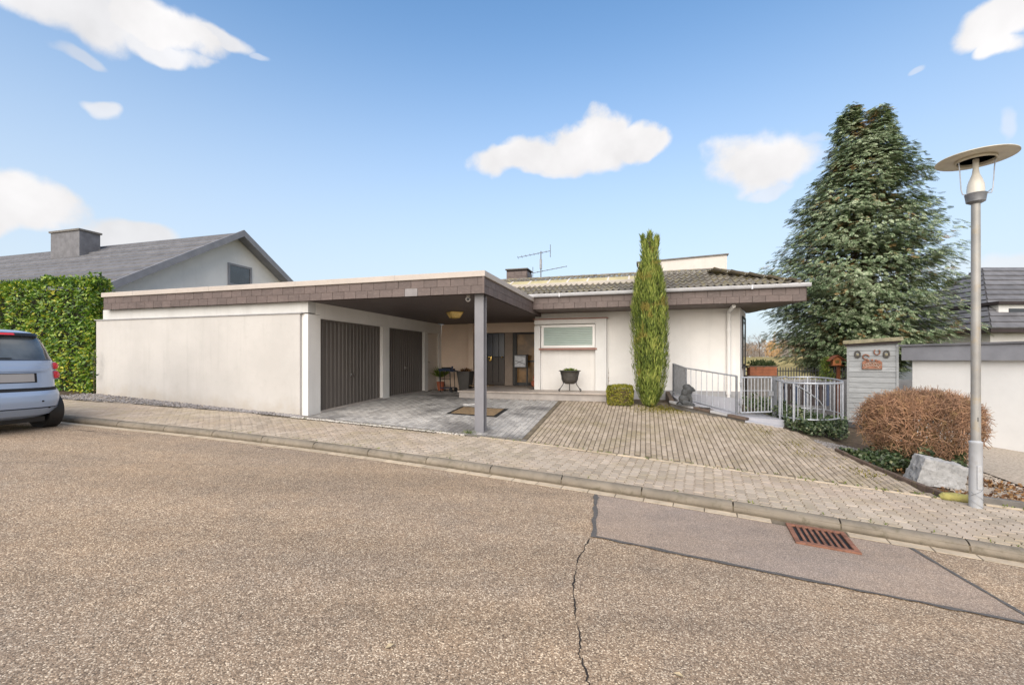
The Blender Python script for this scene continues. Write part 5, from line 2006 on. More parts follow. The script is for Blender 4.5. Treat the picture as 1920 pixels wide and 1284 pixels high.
# ================================================================== tall conifer behind the shed
cs, ct = H(12.48, 16.0)
CO = (cs, ct, -.2)
co = thing('conifer', 'tall broad grey-green conifer with drooping sprays towering behind the shed', 'tree', CO)
kprof = [(1.2, 1.1), (1.9, 2.2), (2.6, 2.65), (4.0, 2.75), (5.5, 2.5), (7.0, 2.05), (8.2, 1.55), (9.3, 1.10), (10.0, .66), (10.5, .34), (10.9, .07)]
rr = random.Random(71)
mb = MB()
lim = MB()
axis = Vector((CT, -ST * -1, 0))
for i in range(1250):
    z = 1.25 + 9.46 * ((i + rr.random()) / 1250) ** 1.10
    a_ = rr.uniform(0, 2 * math.pi)
    r0 = interp(kprof, z)
    lump = 1 + noise.noise((math.cos(a_) * 1.6, math.sin(a_) * 1.6, z * .55)) * .30
    r_ = r0 * .95 * lump * rr.uniform(.74, 1.12)
    lean = Vector((0, 0, 0))
    if z > 8.7:
        tip = rr.choice((-.50, .38))
        lean = Vector((tip * smooth((z - 8.7) / 1.3), 0, .10 if tip < 0 else 0))
        r_ *= lerp(1, .46, smooth((z - 8.7) / 1.4))
    o = Vector((math.cos(a_), math.sin(a_), 0))
    side = o.cross(Vector((0, 0, 1)))
    c0 = Vector((CO[0] - .42 * CT * (1 - smooth((z - 6.5) / 3.2)), CO[1] - .12 * (1 - smooth((z - 6.5) / 3.2)), z + CO[2])) + lean

    def bp(f): return c0 + o * (r_ * f) + Vector((0, 0, r_ * (.10 * math.sin(f * 2.2) + .10 * f * f - .08)))
    if i % 4 == 0: lim.tube([bp(0), bp(.4), bp(.75), bp(1)], [.035, .022, .012, .005], 5)
    nsp = int(13 + 19 * r_ / 2.4)
    for k in range(nsp):
        f = 1.02 - .68 * rr.random() ** 1.35
        wdt = .09 + .20 * (1.05 - f) + .05 * r_
        lat = rr.gauss(0, wdt)
        sp = bp(f) + side * lat + Vector((0, 0, -abs(lat) * .40 + rr.gauss(0, .06)))
        d = (o * rr.uniform(.5, 1.0) + side * (lat / wdt * .35 + rr.uniform(-.3, .3)) + Vector((0, 0, rr.uniform(-.75, -.1)))).normalized()
        L_ = rr.uniform(.16, .31)
        nn = (Vector((0, 0, 1)) + rv(rr) * .45 + o * .5).normalized()
        sd_ = d.cross(nn).normalized()
        nn = sd_.cross(d)
        leaf(mb, sp, d, nn, L_, .008)
        for q in range(5):
            g = .06 + q * .17
            for sg in (-1, 1):
                dd = (d * .8 + sd_ * sg * .62 + Vector((0, 0, -.25))).normalized()
                leaf(mb, sp + d * (L_ * g), dd, nn, L_ * (.56 - .075 * q), .0118)
mb.build('crown', MT['conifer'], co)
lim.build('limbs', MT['bark'], co, True, kind='stuff')
MB().tube([(CO[0], CO[1], -1.6), (CO[0], CO[1], 4), (CO[0], CO[1], 9.6)], [.30, .2, .04], 12).build('trunk', MT['bark'], co, True)

# ================================================================== flower bed: edging, boulder, ivy, red-brown shrub
eb = thing('bed_edging', 'low brown stone edging between the driveway and the ivy bed', 'edging', (3.3, 9, .1))
bpts = [(3.17, 9.22), (3.22, 8.95), (3.36, 8.4), (3.50, 7.9), (3.62, 7.45), (3.68, 7.2)]
for a_, b_ in zip(bpts, bpts[1:]):
    for k in range(2):
        p0 = Vector((*a_, 0)).lerp(Vector((*b_, 0)), k / 2 + .01)
        p1 = Vector((*a_, 0)).lerp(Vector((*b_, 0)), k / 2 + .49)
        dv = (p1 - p0).normalized()
        nn = Vector((-dv.y, dv.x, 0))
        h = .05 + rnd.uniform(-.008, .012)
        poly = [p0, p1, p1 + nn * .07, p0 + nn * .07]
        MB().prism([(p.x, p.y) for p in poly], lambda x, y: G(x, y) - .1, lambda x, y: G(x, y) + h).build('edging_stone', MT['edging'], eb, bev=.009)
MP = Vector((3.74, 7.13, plane(3.74)))
mb = MB().tube([MP + Vector((-.11, .03, .02)), MP + Vector((-.08, .02, .03)), MP + Vector((.0, .0, .035)), MP + Vector((.16, -.045, .03)), MP + Vector((.19, -.05, .02))], [.03, .055, .06, .055, .03], 12)
mb.build('mossy_kerb_piece', MT['mossstone'], base=MP, label='short rounded yellow mossy kerb piece lying at the foot of the lamp post', cat='stone', smooth_=True)
ge = thing('grey_edging', 'dark grey edging stones in front of the pebble bed past the lamp post', 'edging', (4.5, 6.9, plane(4.5)))
s = 3.99
while s < 8.5:
    t0, t1 = tb(s) + .03, tb(s + .48) + .03
    MB().prism([(s, t0), (s + .48, t1), (s + .48, t1 + .09), (s, t0 + .09)], lambda x, y: plane(x) - .1, lambda x, y: plane(x) + .075).build('edging_stone', MT['greyedge'], ge, bev=.012)
    s += .5

BO = Vector((4.02, 8.02, G(4.02, 8.02) - .02))
bm = bmesh.new()
bmesh.ops.create_cube(bm, size=1)
bmesh.ops.subdivide_edges(bm, edges=bm.edges[:], cuts=13, use_grid_fill=True)
for v in bm.verts:
    x, y, z = v.co
    tx = 1 - .16 * (z + .5)
    v.co = Vector((x * .57 * tx + z * .05, y * .40 * tx, (z + .5) * (.34 - .08 * x * (1 if z > 0 else 0))))
    nn = v.co.normalized()
    v.co += nn * (noise.noise(v.co * 4.0) * .018 + noise.noise(v.co * 13) * .026 + noise.noise(v.co * 31) * .013)
me = bpy.data.meshes.new('boulder')
bm.to_mesh(me)
bm.free()
me.materials.append(MT['granite'])
me.shade_smooth()
me.set_sharp_from_angle(angle=R(14))
bo = bpy.data.objects.new('boulder', me)
COL.objects.link(bo)
bo.location = W(*BO)
bo.rotation_euler = (R(3), R(3), TH + R(-4))
ORG[bo.name] = tuple(BO)
tag(bo, 'rough grey granite boulder at the corner of the ivy bed', 'boulder')


def ivy(name, area, n, mound, mat, L, seed, lift=.0):
    rr = random.Random(seed)
    mb = MB()
    k = 0
    while k < n:
        p = area(rr)
        if p is None: continue
        k += 1
        s, t = p
        if math.hypot((s - BO.x) / 1.35, t - BO.y) < .44 or (mat == 'ivy' and s > 3.6 and t < 8.35): continue
        h = mound(s, t) * (.55 + .9 * max(0, noise.noise((s * 4, t * 4, seed)) + .35))
        z = G(s, t) - .03 + lift + h * (1 - rr.random() ** 2 * .8)
        d = (rv(rr) + Vector((0, -.3, .05))).normalized()
        nn = (Vector((0, -.35, 1)) + rv(rr) * .7).normalized()
        sd_ = d.cross(nn)
        if sd_.length < .1: continue
        nn = sd_.normalized().cross(d)
        leaf(mb, Vector((s, t, z)), d, nn, L * rr.uniform(.6, 1.3), L * rr.uniform(.30, .46), .12)
    return mb.build(name, MT[mat], kind='stuff')


def poly_area(poly):
    xs, ys = [p[0] for p in poly], [p[1] for p in poly]
    def f(rr):
        x, y = rr.uniform(min(xs), max(xs)), rr.uniform(min(ys), max(ys))
        return (x, y) if inside(poly, x, y) else None
    return f


bed = [(3.26, 9.24), (3.33, 8.95), (3.55, 8.2), (3.78, 7.5), (3.85, 7.6), (4.0, 8.3), (4.6, 8.5), (5.0, 9.2), (4.3, 9.24)]
ivy('ivy', poly_area(bed), 6200, lambda s, t: .10 + .26 * smooth((s - 3.3) / .9), 'ivy', .066, 81)
ivy('dead_leaves', poly_area([(3.22, 9.3), (3.3, 9.1), (3.68, 7.35), (4.35, 7.3), (6.2, 7.2), (6.2, 8.3), (4.9, 8.5), (4.3, 9.3)]), 2100, lambda s, t: .05, 'dead', .055, 82)


def ring_area(rr):
    a_ = rr.uniform(math.pi * .98, math.pi * 2.25)
    k = rr.uniform(.62, 1.12)
    q = ept(a_, 0, k * 1.02)
    s, t = q.x, q.y
    if s < 2.72 + (t - 10.4) * .15 and t < 11: return None
    return (s, t)


ivy('ivy_border', ring_area, 5600, lambda s, t: .34, 'ivy', .055, 83, .02)
ivy('ivy_terrace', poly_area([(2.0, 11.2), (2.8, 11.3), (3.6, 11.0), (4.2, 11.6), (4.6, 12.6), (2.6, 12.6)]), 2400, lambda s, t: .32, 'ivy', .07, 84)

RB = (4.34, 9.05, G(4.34, 9.05) - .05)
rb = thing('red_twig_shrub', 'wide dome of leafless red-brown twigs standing over the ivy bed', 'shrub', RB)
rr = random.Random(91)
mb = MB()
RX, RY, RZ = .90, .78, 1.30


def twig(mb, pts, r0, r1):
    mb.tube(pts, [lerp(r0, r1, i / (len(pts) - 1)) for i in range(len(pts))], 3, False)


bprof = [(0, .26), (.15, .42), (.35, .64), (.6, .80), (.85, .84), (1.05, .76), (1.2, .56), (1.30, .3)]


def bsurf(a_, z, k):
    r_ = interp(bprof, z) * k * (1 + noise.noise((math.cos(a_) * 2, math.sin(a_) * 2, z * 2)) * .14)
    return Vector((math.cos(a_) * r_ * 1.0, math.sin(a_) * r_ * .86, z * (1 + .05 * noise.noise((math.cos(a_) * 3, math.sin(a_) * 3, 5)))))


b0 = Vector(RB)
for i in range(8600):
    a_ = rr.uniform(0, 2 * math.pi)
    if rr.random() < .42:
        z = 1.30 - .12 * rr.random()
        p = bsurf(a_, min(1.0, z), 1) * 1.0
        k = math.sqrt(rr.random())
        p = Vector((p.x * k, p.y * k, 1.30 - .30 * k ** 2.6 - rr.random() ** 2 * .35))
        o = Vector((p.x * .6, p.y * .6, .9))
    else:
        z = rr.uniform(.14, 1.2)
        p = bsurf(a_, z, 1 - rr.random() ** 2 * .45)
        o = Vector((math.cos(a_), math.sin(a_), .35 + z * .3))
    d = (o.normalized() * .55 + rv(rr) * .75 + Vector((0, 0, .22))).normalized()
    L_ = rr.uniform(.10, .27)
    e = d + rv(rr) * .55
    q0 = b0 + p - d * L_ * .6
    q1 = q0 + d * L_ * .5
    twig(mb, [q0, q1, q1 + e.normalized() * L_ * .55], rr.uniform(.0035, .0060), .0022)
mb.build('twigs', MT['twig'], rb)
mb = MB()
for i in range(90):
    a_ = rr.uniform(0, 2 * math.pi)
    e = rr.uniform(.35, 1.0)
    b0 = Vector(RB) + Vector((rr.gauss(0, .15), rr.gauss(0, .12), 0))
    tip = Vector((math.cos(a_) * RX * .75 * (1.2 - e), math.sin(a_) * RY * .75 * (1.2 - e), e * 1.05))
    twig(mb, [b0, b0 + tip * .35 + rv(rr) * .07, b0 + tip * .7 + rv(rr) * .08, b0 + tip], .016, .006)
mb.build('stems', MT['twig_y'], rb, kind='stuff')

# ================================================================== street lamp
LP = Vector((3.845, 6.88, plane(3.845) - .01))
lp = thing('street_lamp', 'steel street lamp with a flat round disc hood over a milky bottle globe', 'street lamp', LP)
z0 = LP.z
MB().lathe(LP, [(.066, -.1), (.064, .0), (.061, .775), (.064, .78), (.064, .80), (.046, .815), (.046, .82)], 24).build('sleeve', MT['polesleeve'], lp, True)
MB().lathe(LP, [(.046, .80), (.044, 2.4), (.042, 3.74)], 24).build('pole', MT['polepaint'], lp, True)
MB().lathe(LP, [(.044, 3.68), (.088, 3.705), (.100, 3.79), (.104, 3.80), (.098, 3.805), (.05, 3.80)], 28).build('collar', MT['galv_dark'], lp, True)
MB().lathe(LP, [(.080, 3.80), (.082, 3.85), (.078, 3.91), (.062, 3.97), (.036, 4.04), (.028, 4.10), (.030, 4.22)], 24).build('glass_bottle', MT['flask'], lp, True)
hood = MB().lathe(LP, [(.0, 4.225), (.17, 4.225), (.355, 4.222), (.370, 4.228), (.368, 4.236), (.20, 4.262), (.05, 4.285), (0, 4.288)], 48).build('disc_hood', MT['lamp_under'], lp, True)
MB().lathe(LP, [(.185, 4.222), (.190, 4.195), (.182, 4.190), (.175, 4.195), (.172, 4.222)], 36).build('inner_ring', MT['lamp_under'], lp, True)
mb = MB()
for sg in (-1, 1):
    mb.tube([LP + Vector((.10 * sg, -.02, 3.80)), LP + Vector((.14 * sg, -.02, 3.80)), LP + Vector((.155 * sg, -.02, 3.86)), LP + Vector((.17 * sg, -.02, 4.12)), LP + Vector((.178 * sg, -.02, 4.20))], .006, 6)
    if sg == 1: break
mb.v = [Vector((LP.x - (p.x - LP.x), p.y, p.z)) if False else p for p in mb.v]
mb.build('hanger_wire', MT['galv'], lp, True)
MB().tube([LP + Vector((.10, -.01, 3.80)), LP + Vector((.145, -.01, 3.845))], .005, 6).build('clip', MT['galv_dark'], lp)
MB().box(LP.x - .022, LP.x + .022, LP.y - .070, LP.y - .058, z0 + .24, z0 + .52).build('door_plate', MT['polesleeve'], lp, bev=.002)
mb = MB()
for z, h in ((1.05, .05), (.28, .05)): mb.box(LP.x - .008, LP.x + .0, LP.y - .0685 if z < .8 else LP.y - .0475, LP.y - .04, z0 + z, z0 + z + h)
mb.build('dark_mark', MT['darkmetal'], lp, kind='stuff')
mb = MB()
for k in range(3):
    mb.tube([LP + Vector((.0655 * math.cos(R(200 + q * 14)), .0655 * math.sin(R(200 + q * 14)), .04 + .05 * k + .011 * q * (1 if k % 2 else -1) + .06)) for q in range(11)], .0025, 4, False)
mb.build('wire', MT['galv_dark'], lp, kind='stuff')

# ================================================================== neighbours
NA, NB = Vector((6.22, 13.35, 0)), Vector((9.6, 8.6, 0))
ng = thing('neighbour_garage', 'low white neighbouring garage with a grey flat-roof fascia past the lamp post', 'garage', (NA.x, NA.y, -.3))
nd_ = (NB - NA).normalized()
no_ = Vector((-nd_.y, nd_.x, 0))


def nbox(e0, e1, o0, o1, z0, z1):
    ps = [NA + nd_ * e0 + no_ * o0, NA + nd_ * e1 + no_ * o0, NA + nd_ * e1 + no_ * o1, NA + nd_ * e0 + no_ * o1]
    return MB().prism([(p.x, p.y) for p in ps], z0, z1)


nbox(0, 7, 0, 5, -1.6, 1.60).build('wall', MT['white_wall'], ng, bev=.01)
nbox(-.15, 7.2, -.14, 5.1, 1.603, 1.94).build('fascia', MT['greyfascia'], ng, bev=.008)
nbox(-.19, 7.2, -.18, 5.1, 1.943, 1.99).build('roof', MT['roofdark'], ng, bev=.006)


def wbox(mb, X0, X1, Y0, Y1, z0, z1):
    c = [H(x, y) for x, y in ((X0, Y0), (X1, Y0), (X1, Y1), (X0, Y1))]
    return mb.prism(c, z0, z1)


def W2(X, Y, z): return Vector((*H(X, Y), z))


nh0 = W2(16, 15, 0)
nh = thing('neighbour_house', 'neighbouring house with a dark hipped tile roof and white dormer behind the low garage', 'house', nh0)
X0, X1, Y0, Y1, EZ_, RZ_ = 16.0, 28, 15.2, 21.6, 2.6, 5.35
wbox(MB(), X0 + .5, X1 - .5, Y0 + .5, Y1 - .5, -1.6, EZ_ + .1).build('wall', MT['white_wall'], nh)
wbox(MB(), X0, X1, Y0, Y1, EZ_ - .05, EZ_ + .06).build('eaves_board', MT['slate_back'], nh)
rA, rB = (X0 + 3.0, (Y0 + Y1) / 2), (X1 - 3.0, (Y0 + Y1) / 2)
mb = MB()
P = [W2(X0, Y0, EZ_ + .065), W2(X1, Y0, EZ_ + .065), W2(X1, Y1, EZ_ + .065), W2(X0, Y1, EZ_ + .065), W2(*rA, RZ_), W2(*rB, RZ_)]
mb.add(P, [(0, 1, 5, 4), (2, 3, 4, 5), (3, 0, 4), (1, 2, 5)])
nroof = mb.build('roof', MT['roofdark'], nh)
course = MB()
for (a_, b_, c_, d_) in ((P[0], P[1], P[4], P[5]), (P[3], P[0], P[4], P[4])):
    for k in range(12):
        f0, f1 = k / 12, (k + 1.08) / 12
        q0, q1, q2, q3 = a_.lerp(c_, f0), b_.lerp(d_, f0), b_.lerp(d_, min(1, f1)), a_.lerp(c_, min(1, f1))
        n_ = (q1 - q0).cross(q3 - q0).normalized()
        course.add([q0 + n_ * .06, q1 + n_ * .06, q2 + n_ * .015, q3 + n_ * .015, q0, q1], [(0, 1, 2, 3), (4, 5, 1, 0)])
course.build('tile_courses', MT['roofdark'], nroof, kind='stuff')
mb = wbox(MB(), 17.0, 18.5, 15.9, 17.6, 2.8, 3.55)
dm_ = mb.build('dormer', MT['white_wall'], nh)
wbox(MB(), 16.85, 18.65, 15.75, 17.9, 3.555, 3.66).build('roof', MT['slate_back'], dm_)
wbox(MB(), 17.35, 18.15, 15.885, 15.9, 2.95, 3.42).build('window', MT['dark_glass'], dm_)

# house on the far side of the hedge: gable end with verge boards
LS, LT0, LT1, LE, LR = -19.0, 11.9, 22.7, 4.45, 7.72
LM = (LT0 + LT1) / 2
ln_ = thing('gabled_house', 'white neighbouring house with slate-grey gable roof and wide chimney above the laurel hedge', 'house', (LS, LM, 0))
mb = MB()
pr = [(LT0, -1), (LT1, -1), (LT1, LE), (LM, LR - .12), (LT0, LE)]
mb.add([(LS, t, z) for t, z in pr] + [(LS - 22, t, z) for t, z in pr], [(0, 1, 2, 3, 4), (9, 8, 7, 6, 5), (0, 5, 6, 1), (1, 6, 7, 2), (4, 9, 5, 0)])
mb.build('wall', MT['white_wall'], ln_)
sl2 = (LR - LE) / (LM - LT0)
rf = MB()
for sg, te in ((1, LT0 - .7), (-1, LT1 + .7)):
    ze = LR - sl2 * abs(LM - te)
    for k in range(14):
        f0, f1 = k / 14, (k + 1.1) / 14
        za, zb2 = lerp(ze, LR, f0) + .10, lerp(ze, LR, min(1, f1)) + .03
        ta, tb2 = lerp(te, LM, f0), lerp(te, LM, min(1, f1))
        rf.add([(LS + .55, ta, za), (LS - 22.5, ta, za), (LS - 22.5, tb2, zb2), (LS + .55, tb2, zb2), (LS + .55, ta, za - .07), (LS - 22.5, ta, za - .07)], [(0, 1, 2, 3) if sg > 0 else (3, 2, 1, 0), (4, 5, 1, 0)])
lroof = rf.build('roof', MT['roofdark'], ln_)
for te in (LT0 - .7, LT1 + .7):
    ze = LR - sl2 * abs(LM - te)
    mb = MB()
    mb.add([(x, t, z) for x in (LS + .50, LS + .58) for t, z in ((te, ze - .16), (te, ze + .13), (LM, LR + .13), (LM, LR - .18))],
           [(0, 1, 2, 3), (7, 6, 5, 4), (0, 4, 5, 1), (1, 5, 6, 2), (2, 6, 7, 3), (3, 7, 4, 0)])
    mb.build('verge_board', MT['greyfascia'], ln_)
    mb = MB()
    mb.add([(x, t, z) for x in (LS + .005, LS + .5) for t, z in ((te, ze - .12), (LM, LR - .14))], [(0, 1, 3, 2)])
    mb.build('verge_soffit', MT['greyfascia'], ln_)
gw = MB().box(LS - .05, LS + .02, 17.0, 18.15, 5.30, 6.15).build('gable_window', MT['dark_glass'], ln_)
mb = MB()
for q in ((16.9, 17.0, 5.2, 6.25), (18.15, 18.25, 5.2, 6.25), (17.0, 18.15, 6.15, 6.25), (17.0, 18.15, 5.2, 5.30)): mb.box(LS - .02, LS + .05, q[0], q[1], q[2], q[3])
mb.build('frame', MT['greyfascia'], gw)
chl = MB().box(-29.0, -26.9, 15.6, 16.5, 6.2, 8.05).build('chimney', MT['roofdark'], ln_)
MB().box(-29.06, -26.84, 15.54, 16.56, 8.052, 8.14).build('cap', MT['greyedge'], chl)

# ================================================================== parked car
CX, CTY = -9.60, 4.66
car = thing('parked_car', 'small pale blue two-seater car parked by the kerb with its rear to us', 'car', (CX, CTY, roadz(CX)), local=True)
car.rotation_euler = (0, -math.atan(.053), TH + math.pi)
CP = [  # height, rear x, front x, half width
    (.20, .16, 2.50, .62), (.27, .04, 2.62, .74), (.38, -.035, 2.68, .80), (.50, -.055, 2.70, .812), (.60, -.045, 2.70, .815), (.66, -.005, 2.68, .805),
    (.70, .05, 2.66, .795), (.86, .075, 2.60, .79), (1.02, .105, 2.45, .775), (1.10, .125, 2.10, .757), (1.16, .15, 1.98, .742), (1.30, .235, 1.75, .700), (1.45, .335, 1.50, .645), (1.56, .42, 1.28, .590), (1.61, .48, 1.16, .53), (1.64, .62, 1.02, .40)]


def cint(h, k):
    return interp([(c[0], c[k]) for c in CP], h)


def sgnp(x, e): return math.copysign(abs(x) ** e, x)


NE = 4.2


def rear_x(y, h):
    xr, xf, w = cint(h, 1), cint(h, 2), cint(h, 3)
    a_ = (xf - xr) / 2
    q = min(1, abs(y) / w)
    return (xr + xf) / 2 - a_ * (1 - q ** NE) ** (1 / NE)


NR = 72
mb = MB()
hs = []
for a_, b_ in zip(CP, CP[1:]):
    hs += [a_[0], (a_[0] + b_[0]) / 2]
hs.append(CP[-1][0])
for h in hs:
    xr, xf, w = cint(h, 1), cint(h, 2), cint(h, 3)
    for j in range(NR):
        t = 2 * math.pi * j / NR
        mb.v.append(Vector(((xr + xf) / 2 + (xf - xr) / 2 * sgnp(math.cos(t), 2 / NE), w * sgnp(math.sin(t), 2 / NE), h)))
for i in range(len(hs) - 1):
    for j in range(NR):
        j2 = (j + 1) % NR
        mb.f.append((i * NR + j, i * NR + j2, (i + 1) * NR + j2, (i + 1) * NR + j))
mb.f.append(tuple((len(hs) - 1) * NR + j for j in range(NR)))
mb.f.append(tuple(range(NR - 1, -1, -1)))
mb.build('body', MT['carpaint'], car, True, ang=60)


def cpatch(name, mat, outline, off, thick=.02, parent=None, nx=24, nh=10, label=None):
    """panel on the car's rear following the body; outline(h)->(y0,y1) between h0 and h1"""
    h0, h1, fy = outline
    mb = MB()
    for i in range(nh + 1):
        h = lerp(h0, h1, i / nh)
        ya, yb = fy(h)
        for j in range(nx + 1):
            y = lerp(ya, yb, j / nx)
            mb.v.append(Vector((rear_x(y, h) - off, y, h)))
    n = nx + 1
    for i in range(nh):
        for j in range(nx): mb.f.append((i * n + j, (i + 1) * n + j, (i + 1) * n + j + 1, i * n + j + 1))
    k = len(mb.v)
    rim = [j for j in range(n)] + [i * n + nx for i in range(1, nh + 1)] + [nh * n + j for j in range(nx - 1, -1, -1)] + [i * n for i in range(nh - 1, 0, -1)]
    for i in rim: mb.v.append(mb.v[i] + Vector((thick, 0, 0)))
    m_ = len(rim)
    for a2 in range(m_):
        b2 = (a2 + 1) % m_
        mb.f.append((rim[a2], rim[b2], k + b2, k + a2))
    return mb.build(name, MT[mat], parent or car, True, label=label, ang=50)


# dark gaps, then the hatch and bumper skins standing a little proud
cpatch('hatch_gap', 'carseam', (.665, 1.165, lambda h: (-.655, .655)), .004)
cpatch('hatch', 'carpaint', (.715, 1.155, lambda h: (-.640, .640)), .016)
cpatch('hatch_crease', 'carpaint', (.985, 1.035, lambda h: (-.42 - (h - .985) * 3, .42 + (h - .985) * 3)), .034, .03)
cpatch('plate_recess', 'carseam', (.80, .955, lambda h: (-.335, .335)), .0175, .01)
cpatch('number_plate', 'plate', (.815, .945, lambda h: (-.30, .30)), .021, .01)
cpatch('rear_window', 'car_glass', (1.175, 1.545, lambda h: (-cint(h, 3) * .90, cint(h, 3) * .90)), .010)
mb = MB()
cpatch('bumper_skin', 'carpaint', (.40, .655, lambda h: (-cint(h, 3) * .965, cint(h, 3) * .965)), .012, .02)
cpatch('bumper_seam', 'carseam', (.385, .398, lambda h: (-.62, .62)), .008, .01)
cpatch('lower_valance', 'carpaint', (.27, .380, lambda h: (-cint(h, 3) * .88, cint(h, 3) * .88)), .014, .02)
sp_ = cpatch('spoiler', 'black', (1.555, 1.60, lambda h: (-.56, .56)), .085, .25)
cpatch('brake_light', 'redlamp', (1.562, 1.592, lambda h: (-.17, .17)), .092, .02)
for y in (-.665, .665):
    for h, r in ((1.055, .060), (.905, .068)):
        x = rear_x(y, h)
        nrm_ = Vector((-1, math.copysign(.30, y), .12)).normalized()
        mb = MB()
        m_ = Vector((x, y, h))
        ro = nrm_.to_track_quat('Z', 'Y').to_matrix().to_4x4()
        ro.translation = m_ + nrm_ * .018
        mb.lathe((0, 0, 0), [(r * 1.12, -.02), (r * 1.12, .004), (r, .010)], 24, ro)
        tl = mb.build('tail_lamp', MT['carpaint'], car, True)
        MB().lathe((0, 0, 0), [(r, .008), (r * .92, .024), (r * .5, .038), (0, .042)], 24, ro).build('lens', MT['redlamp'], tl, True)
for y, h in ((.36, .50), (-.36, .50), (.47, .385), (-.47, .385)):
    MB().ell((rear_x(y, h) - .012, y, h), (.006, .018, .014)).build('bumper_plug', MT['carseam'], car, True)
cpatch('wiper', 'black', (1.185, 1.20, lambda h: (-.05, .30)), .03, .012)
for y in (-.665, .665):
    for x in (.42, 2.22):
        ra_ = T3((x, y * .97, .29)) @ Matrix.Rotation(R(90), 4, 'X')
        MB().lathe((0, 0, 0), [(.312, -.10), (.318, .0), (.312, .10)], 36, ra_).build('wheel_arch', MT['black'], car, True)
        ro = T3((x, y, .285)) @ Matrix.Rotation(R(90), 4, 'X')
        wh = MB().lathe((0, 0, 0), [(.17, -.10), (.25, -.105), (.283, -.085), (.29, -.03), (.29, .03), (.283, .085), (.25, .105), (.17, .10)], 36, ro).build('wheel', MT['rubber'], car, True)
        sg = 1 if y < 0 else -1
        MB().lathe((0, 0, 0), [(0, .06 * sg), (.05, .085 * sg), (.15, .075 * sg), (.175, .098 * sg)], 24, ro).build('rim', MT['rim'], wh, True)
MB().box(.15, 2.5, -.5, .5, .14, .22).build('underbody', MT['black'], car)
MB().tube([(.02, .30, .21), (.3, .30, .21)], .03, 12).build('exhaust', MT['steel'], car, True)
for sg in (-1, 1):
    # side windows and door line
    mb = MB()
    g = []
    for h in (1.19, 1.28, 1.38, 1.48, 1.535):
        xr, xf, w = cint(h, 1), cint(h, 2), cint(h, 3)
        for f in (.30, .5, .7, .86):
            x = lerp(xr, xf, f)
            a_ = (xf - xr) / 2
            q = abs(x - (xr + xf) / 2) / a_
            g.append(Vector((x, sg * (w * (1 - q ** NE) ** (1 / NE) + .006), h)))
    mb.v = g
    for i in range(4):
        for j in range(3): mb.f.append((i * 4 + j, i * 4 + j + 1, (i + 1) * 4 + j + 1, (i + 1) * 4 + j))
    mb.build('side_window', MT['car_glass'], car, True)
    MB().ell((1.62, sg * .86, 1.15), (.06, .09, .06)).build('wing_mirror', MT['black'], car, True)

# ================================================================== bare winter trees at the far edge of the meadow
def bare_tree(loc, h, spread, mat, label, rr, dense=1.):
    t = thing('bare_tree', label, 'tree', loc, 'bare trees at the edge of the meadow')
    tr = MB()
    tw = MB()

    def grow(p, d, L, r, lev):
        q = p + d * L
        if lev <= 1: tr.tube([p, q], [r, r * .65], 5, False)
        else:
            nn = d.orthogonal().normalized() * r
            o = len(tw.v)
            tw.v += [p - nn, p + nn, q + nn * .35, q - nn * .35]
            tw.f.append((o, o + 1, o + 2, o + 3))
            n2_ = d.cross(nn).normalized() * r
            o = len(tw.v)
            tw.v += [p - n2_, p + n2_, q + n2_ * .35, q - n2_ * .35]
            tw.f.append((o, o + 1, o + 2, o + 3))
        if lev >= 5: return
        for k in range(int((3 if lev < 3 else 4) * dense + .5)):
            dd = (d + rv(rr) * spread + Vector((0, 0, .12))).normalized()
            grow(p.lerp(q, rr.uniform(.45, 1.0)), dd, L * rr.uniform(.55, .78), r * .58, lev + 1)
    grow(Vector(loc), Vector((0, 0, 1)), h * .34, h * .012, 0)
    tr.build('trunk', MT['bark'], t)
    tw.build('crown', MT[mat], t)
    return t


rr = random.Random(101)
spots = [(1402, 112, 7, .75, 'far_twig', 'bare grey tree at the meadow edge next to the bungalow corner'),
         (1424, 108, 8, .7, 'far_twig', 'bare grey tree with a tall open crown behind the planter box'),
         (1447, 116, 7.5, .75, 'far_twig', 'dark bare tree between the grey tree and the orange shrubs'),
         (1462, 96, 5.6, 1.0, 'far_orange', 'round orange-twigged willow at the meadow edge, brightest of the row'),
         (1485, 100, 6.0, 1.0, 'far_orange', 'orange-twigged willow partly behind the small meadow tree'),
         (1414, 98, 4.2, 1.0, 'far_orange', 'low tawny thicket at the meadow edge left of the willows'),
         (1512, 104, 5.6, 1.0, 'far_orange', 'orange-brown thicket half hidden by the conifer branches'),
         (1492, 70, 7.5, .7, 'far_twig', 'thin bare fruit tree standing alone on the meadow'),
         (1540, 110, 7, .8, 'far_twig', 'bare tree at the meadow edge under the conifer crown'),
         (1575, 112, 7, .8, 'far_twig', 'bare tree at the meadow edge close behind the shed roof'),
         (1438, 100, 4.6, 1.0, 'far_orange', 'pale brown thicket below the tall bare trees')]
for u, Y, h, sp, mt, lab in spots:
    s, t = H((u - 960) / FPX * Y, Y)
    bare_tree((s, t, far_z(s, t) - .1), h, sp, mt, lab, rr, 1.15 if mt == 'far_orange' else 1)
mb = MB()
mo = MB()
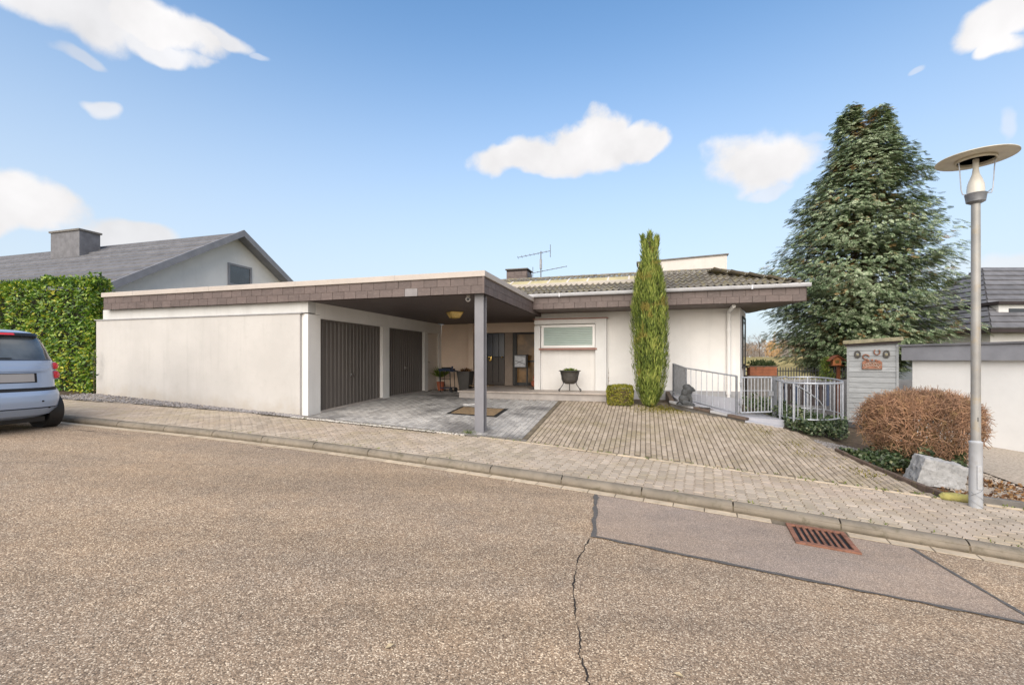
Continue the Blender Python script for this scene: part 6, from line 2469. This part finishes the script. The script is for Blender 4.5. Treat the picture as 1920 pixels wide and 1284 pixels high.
for i in range(5200):
    u = rr.uniform(1380, 1640)
    Y = rr.uniform(108, 124)
    s, t = H((u - 960) / FPX * Y, Y)
    hh = 2.4 + 2.6 * (noise.noise((u * .022, 0, 7)) + .4)
    z = far_z(s, t) + rr.random() ** 1.4 * max(.6, hh)
    d = (rv(rr) * .8 + Vector((0, 0, .9))).normalized()
    sd2 = d.cross(Vector((CT * 0, -1, 0)))
    if sd2.length < .1: continue
    leaf(mo if noise.noise((u * .03, 3, 1)) > .05 else mb, Vector((s, t, z)), d, Vector((0, -1, 0)), rr.uniform(.5, 1.5), rr.uniform(.02, .07), .1)
mb.build('far_thicket', MT['far_twig'], kind='stuff')
mo.build('far_thicket', MT['far_orange'], kind='stuff')
# far wood on the skyline
mb = MB()
for i in range(5200):
    a_ = rr.uniform(R(-70), R(75))
    Y = rr.uniform(190, 240)
    s, t = Y * math.sin(a_), Y * math.cos(a_)
    z = far_z(s, t) + rr.uniform(0, 7.5 + 3 * noise.noise((a_ * 9, 0, 0)))
    d = (rv(rr) + Vector((0, 0, .8))).normalized()
    leaf(mb, Vector((s, t, z - 1)), d, Vector((0, -1, 0)), rr.uniform(2, 4), rr.uniform(.3, .9), .1)
mb.build('far_wood', MT['far_twig'], kind='stuff')

# a few fallen leaves on the road and paving
rr = random.Random(111)
MT['paleleaf'] = M('pale_dry_leaf', (.50, .40, .25), .8, .2, 30)
lv = [(722, 1217), (1283, 1270), (1085, 1214), (600, 990), (300, 930), (1340, 1120), (880, 905)]
for k, (u, v) in enumerate(lv[:2]):
    p = Vector(road_px(u, v, .006))
    mb = MB()
    leaf(mb, p, Vector((math.cos(k * 2 + 1), math.sin(k * 2 + 1), .1)).normalized(), Vector((0, 0, 1)), .055, .018, .3)
    mb.build('fallen_leaf', MT['paleleaf'], base=p, label=('pale fallen leaf on the asphalt at the bottom edge of the picture', 'pale fallen leaf on the asphalt beside the long crack')[k], cat='leaf')
mb = MB()
for i in range(90):
    s = rr.uniform(-2, 3.5)
    t = rr.uniform(tb(s) + .1, 11.4)
    if not inside(dpoly, s, t) or (s < 1 and rr.random() < .8): continue
    d = (rv(rr) * Vector((1, 1, .15))).normalized()
    leaf(mb, Vector((s, t, G(s, t) + .008)), d, Vector((0, 0, 1)), rr.uniform(.025, .05), .011, .4)
mb.build('leaf_litter', MT['dead'], kind='stuff')
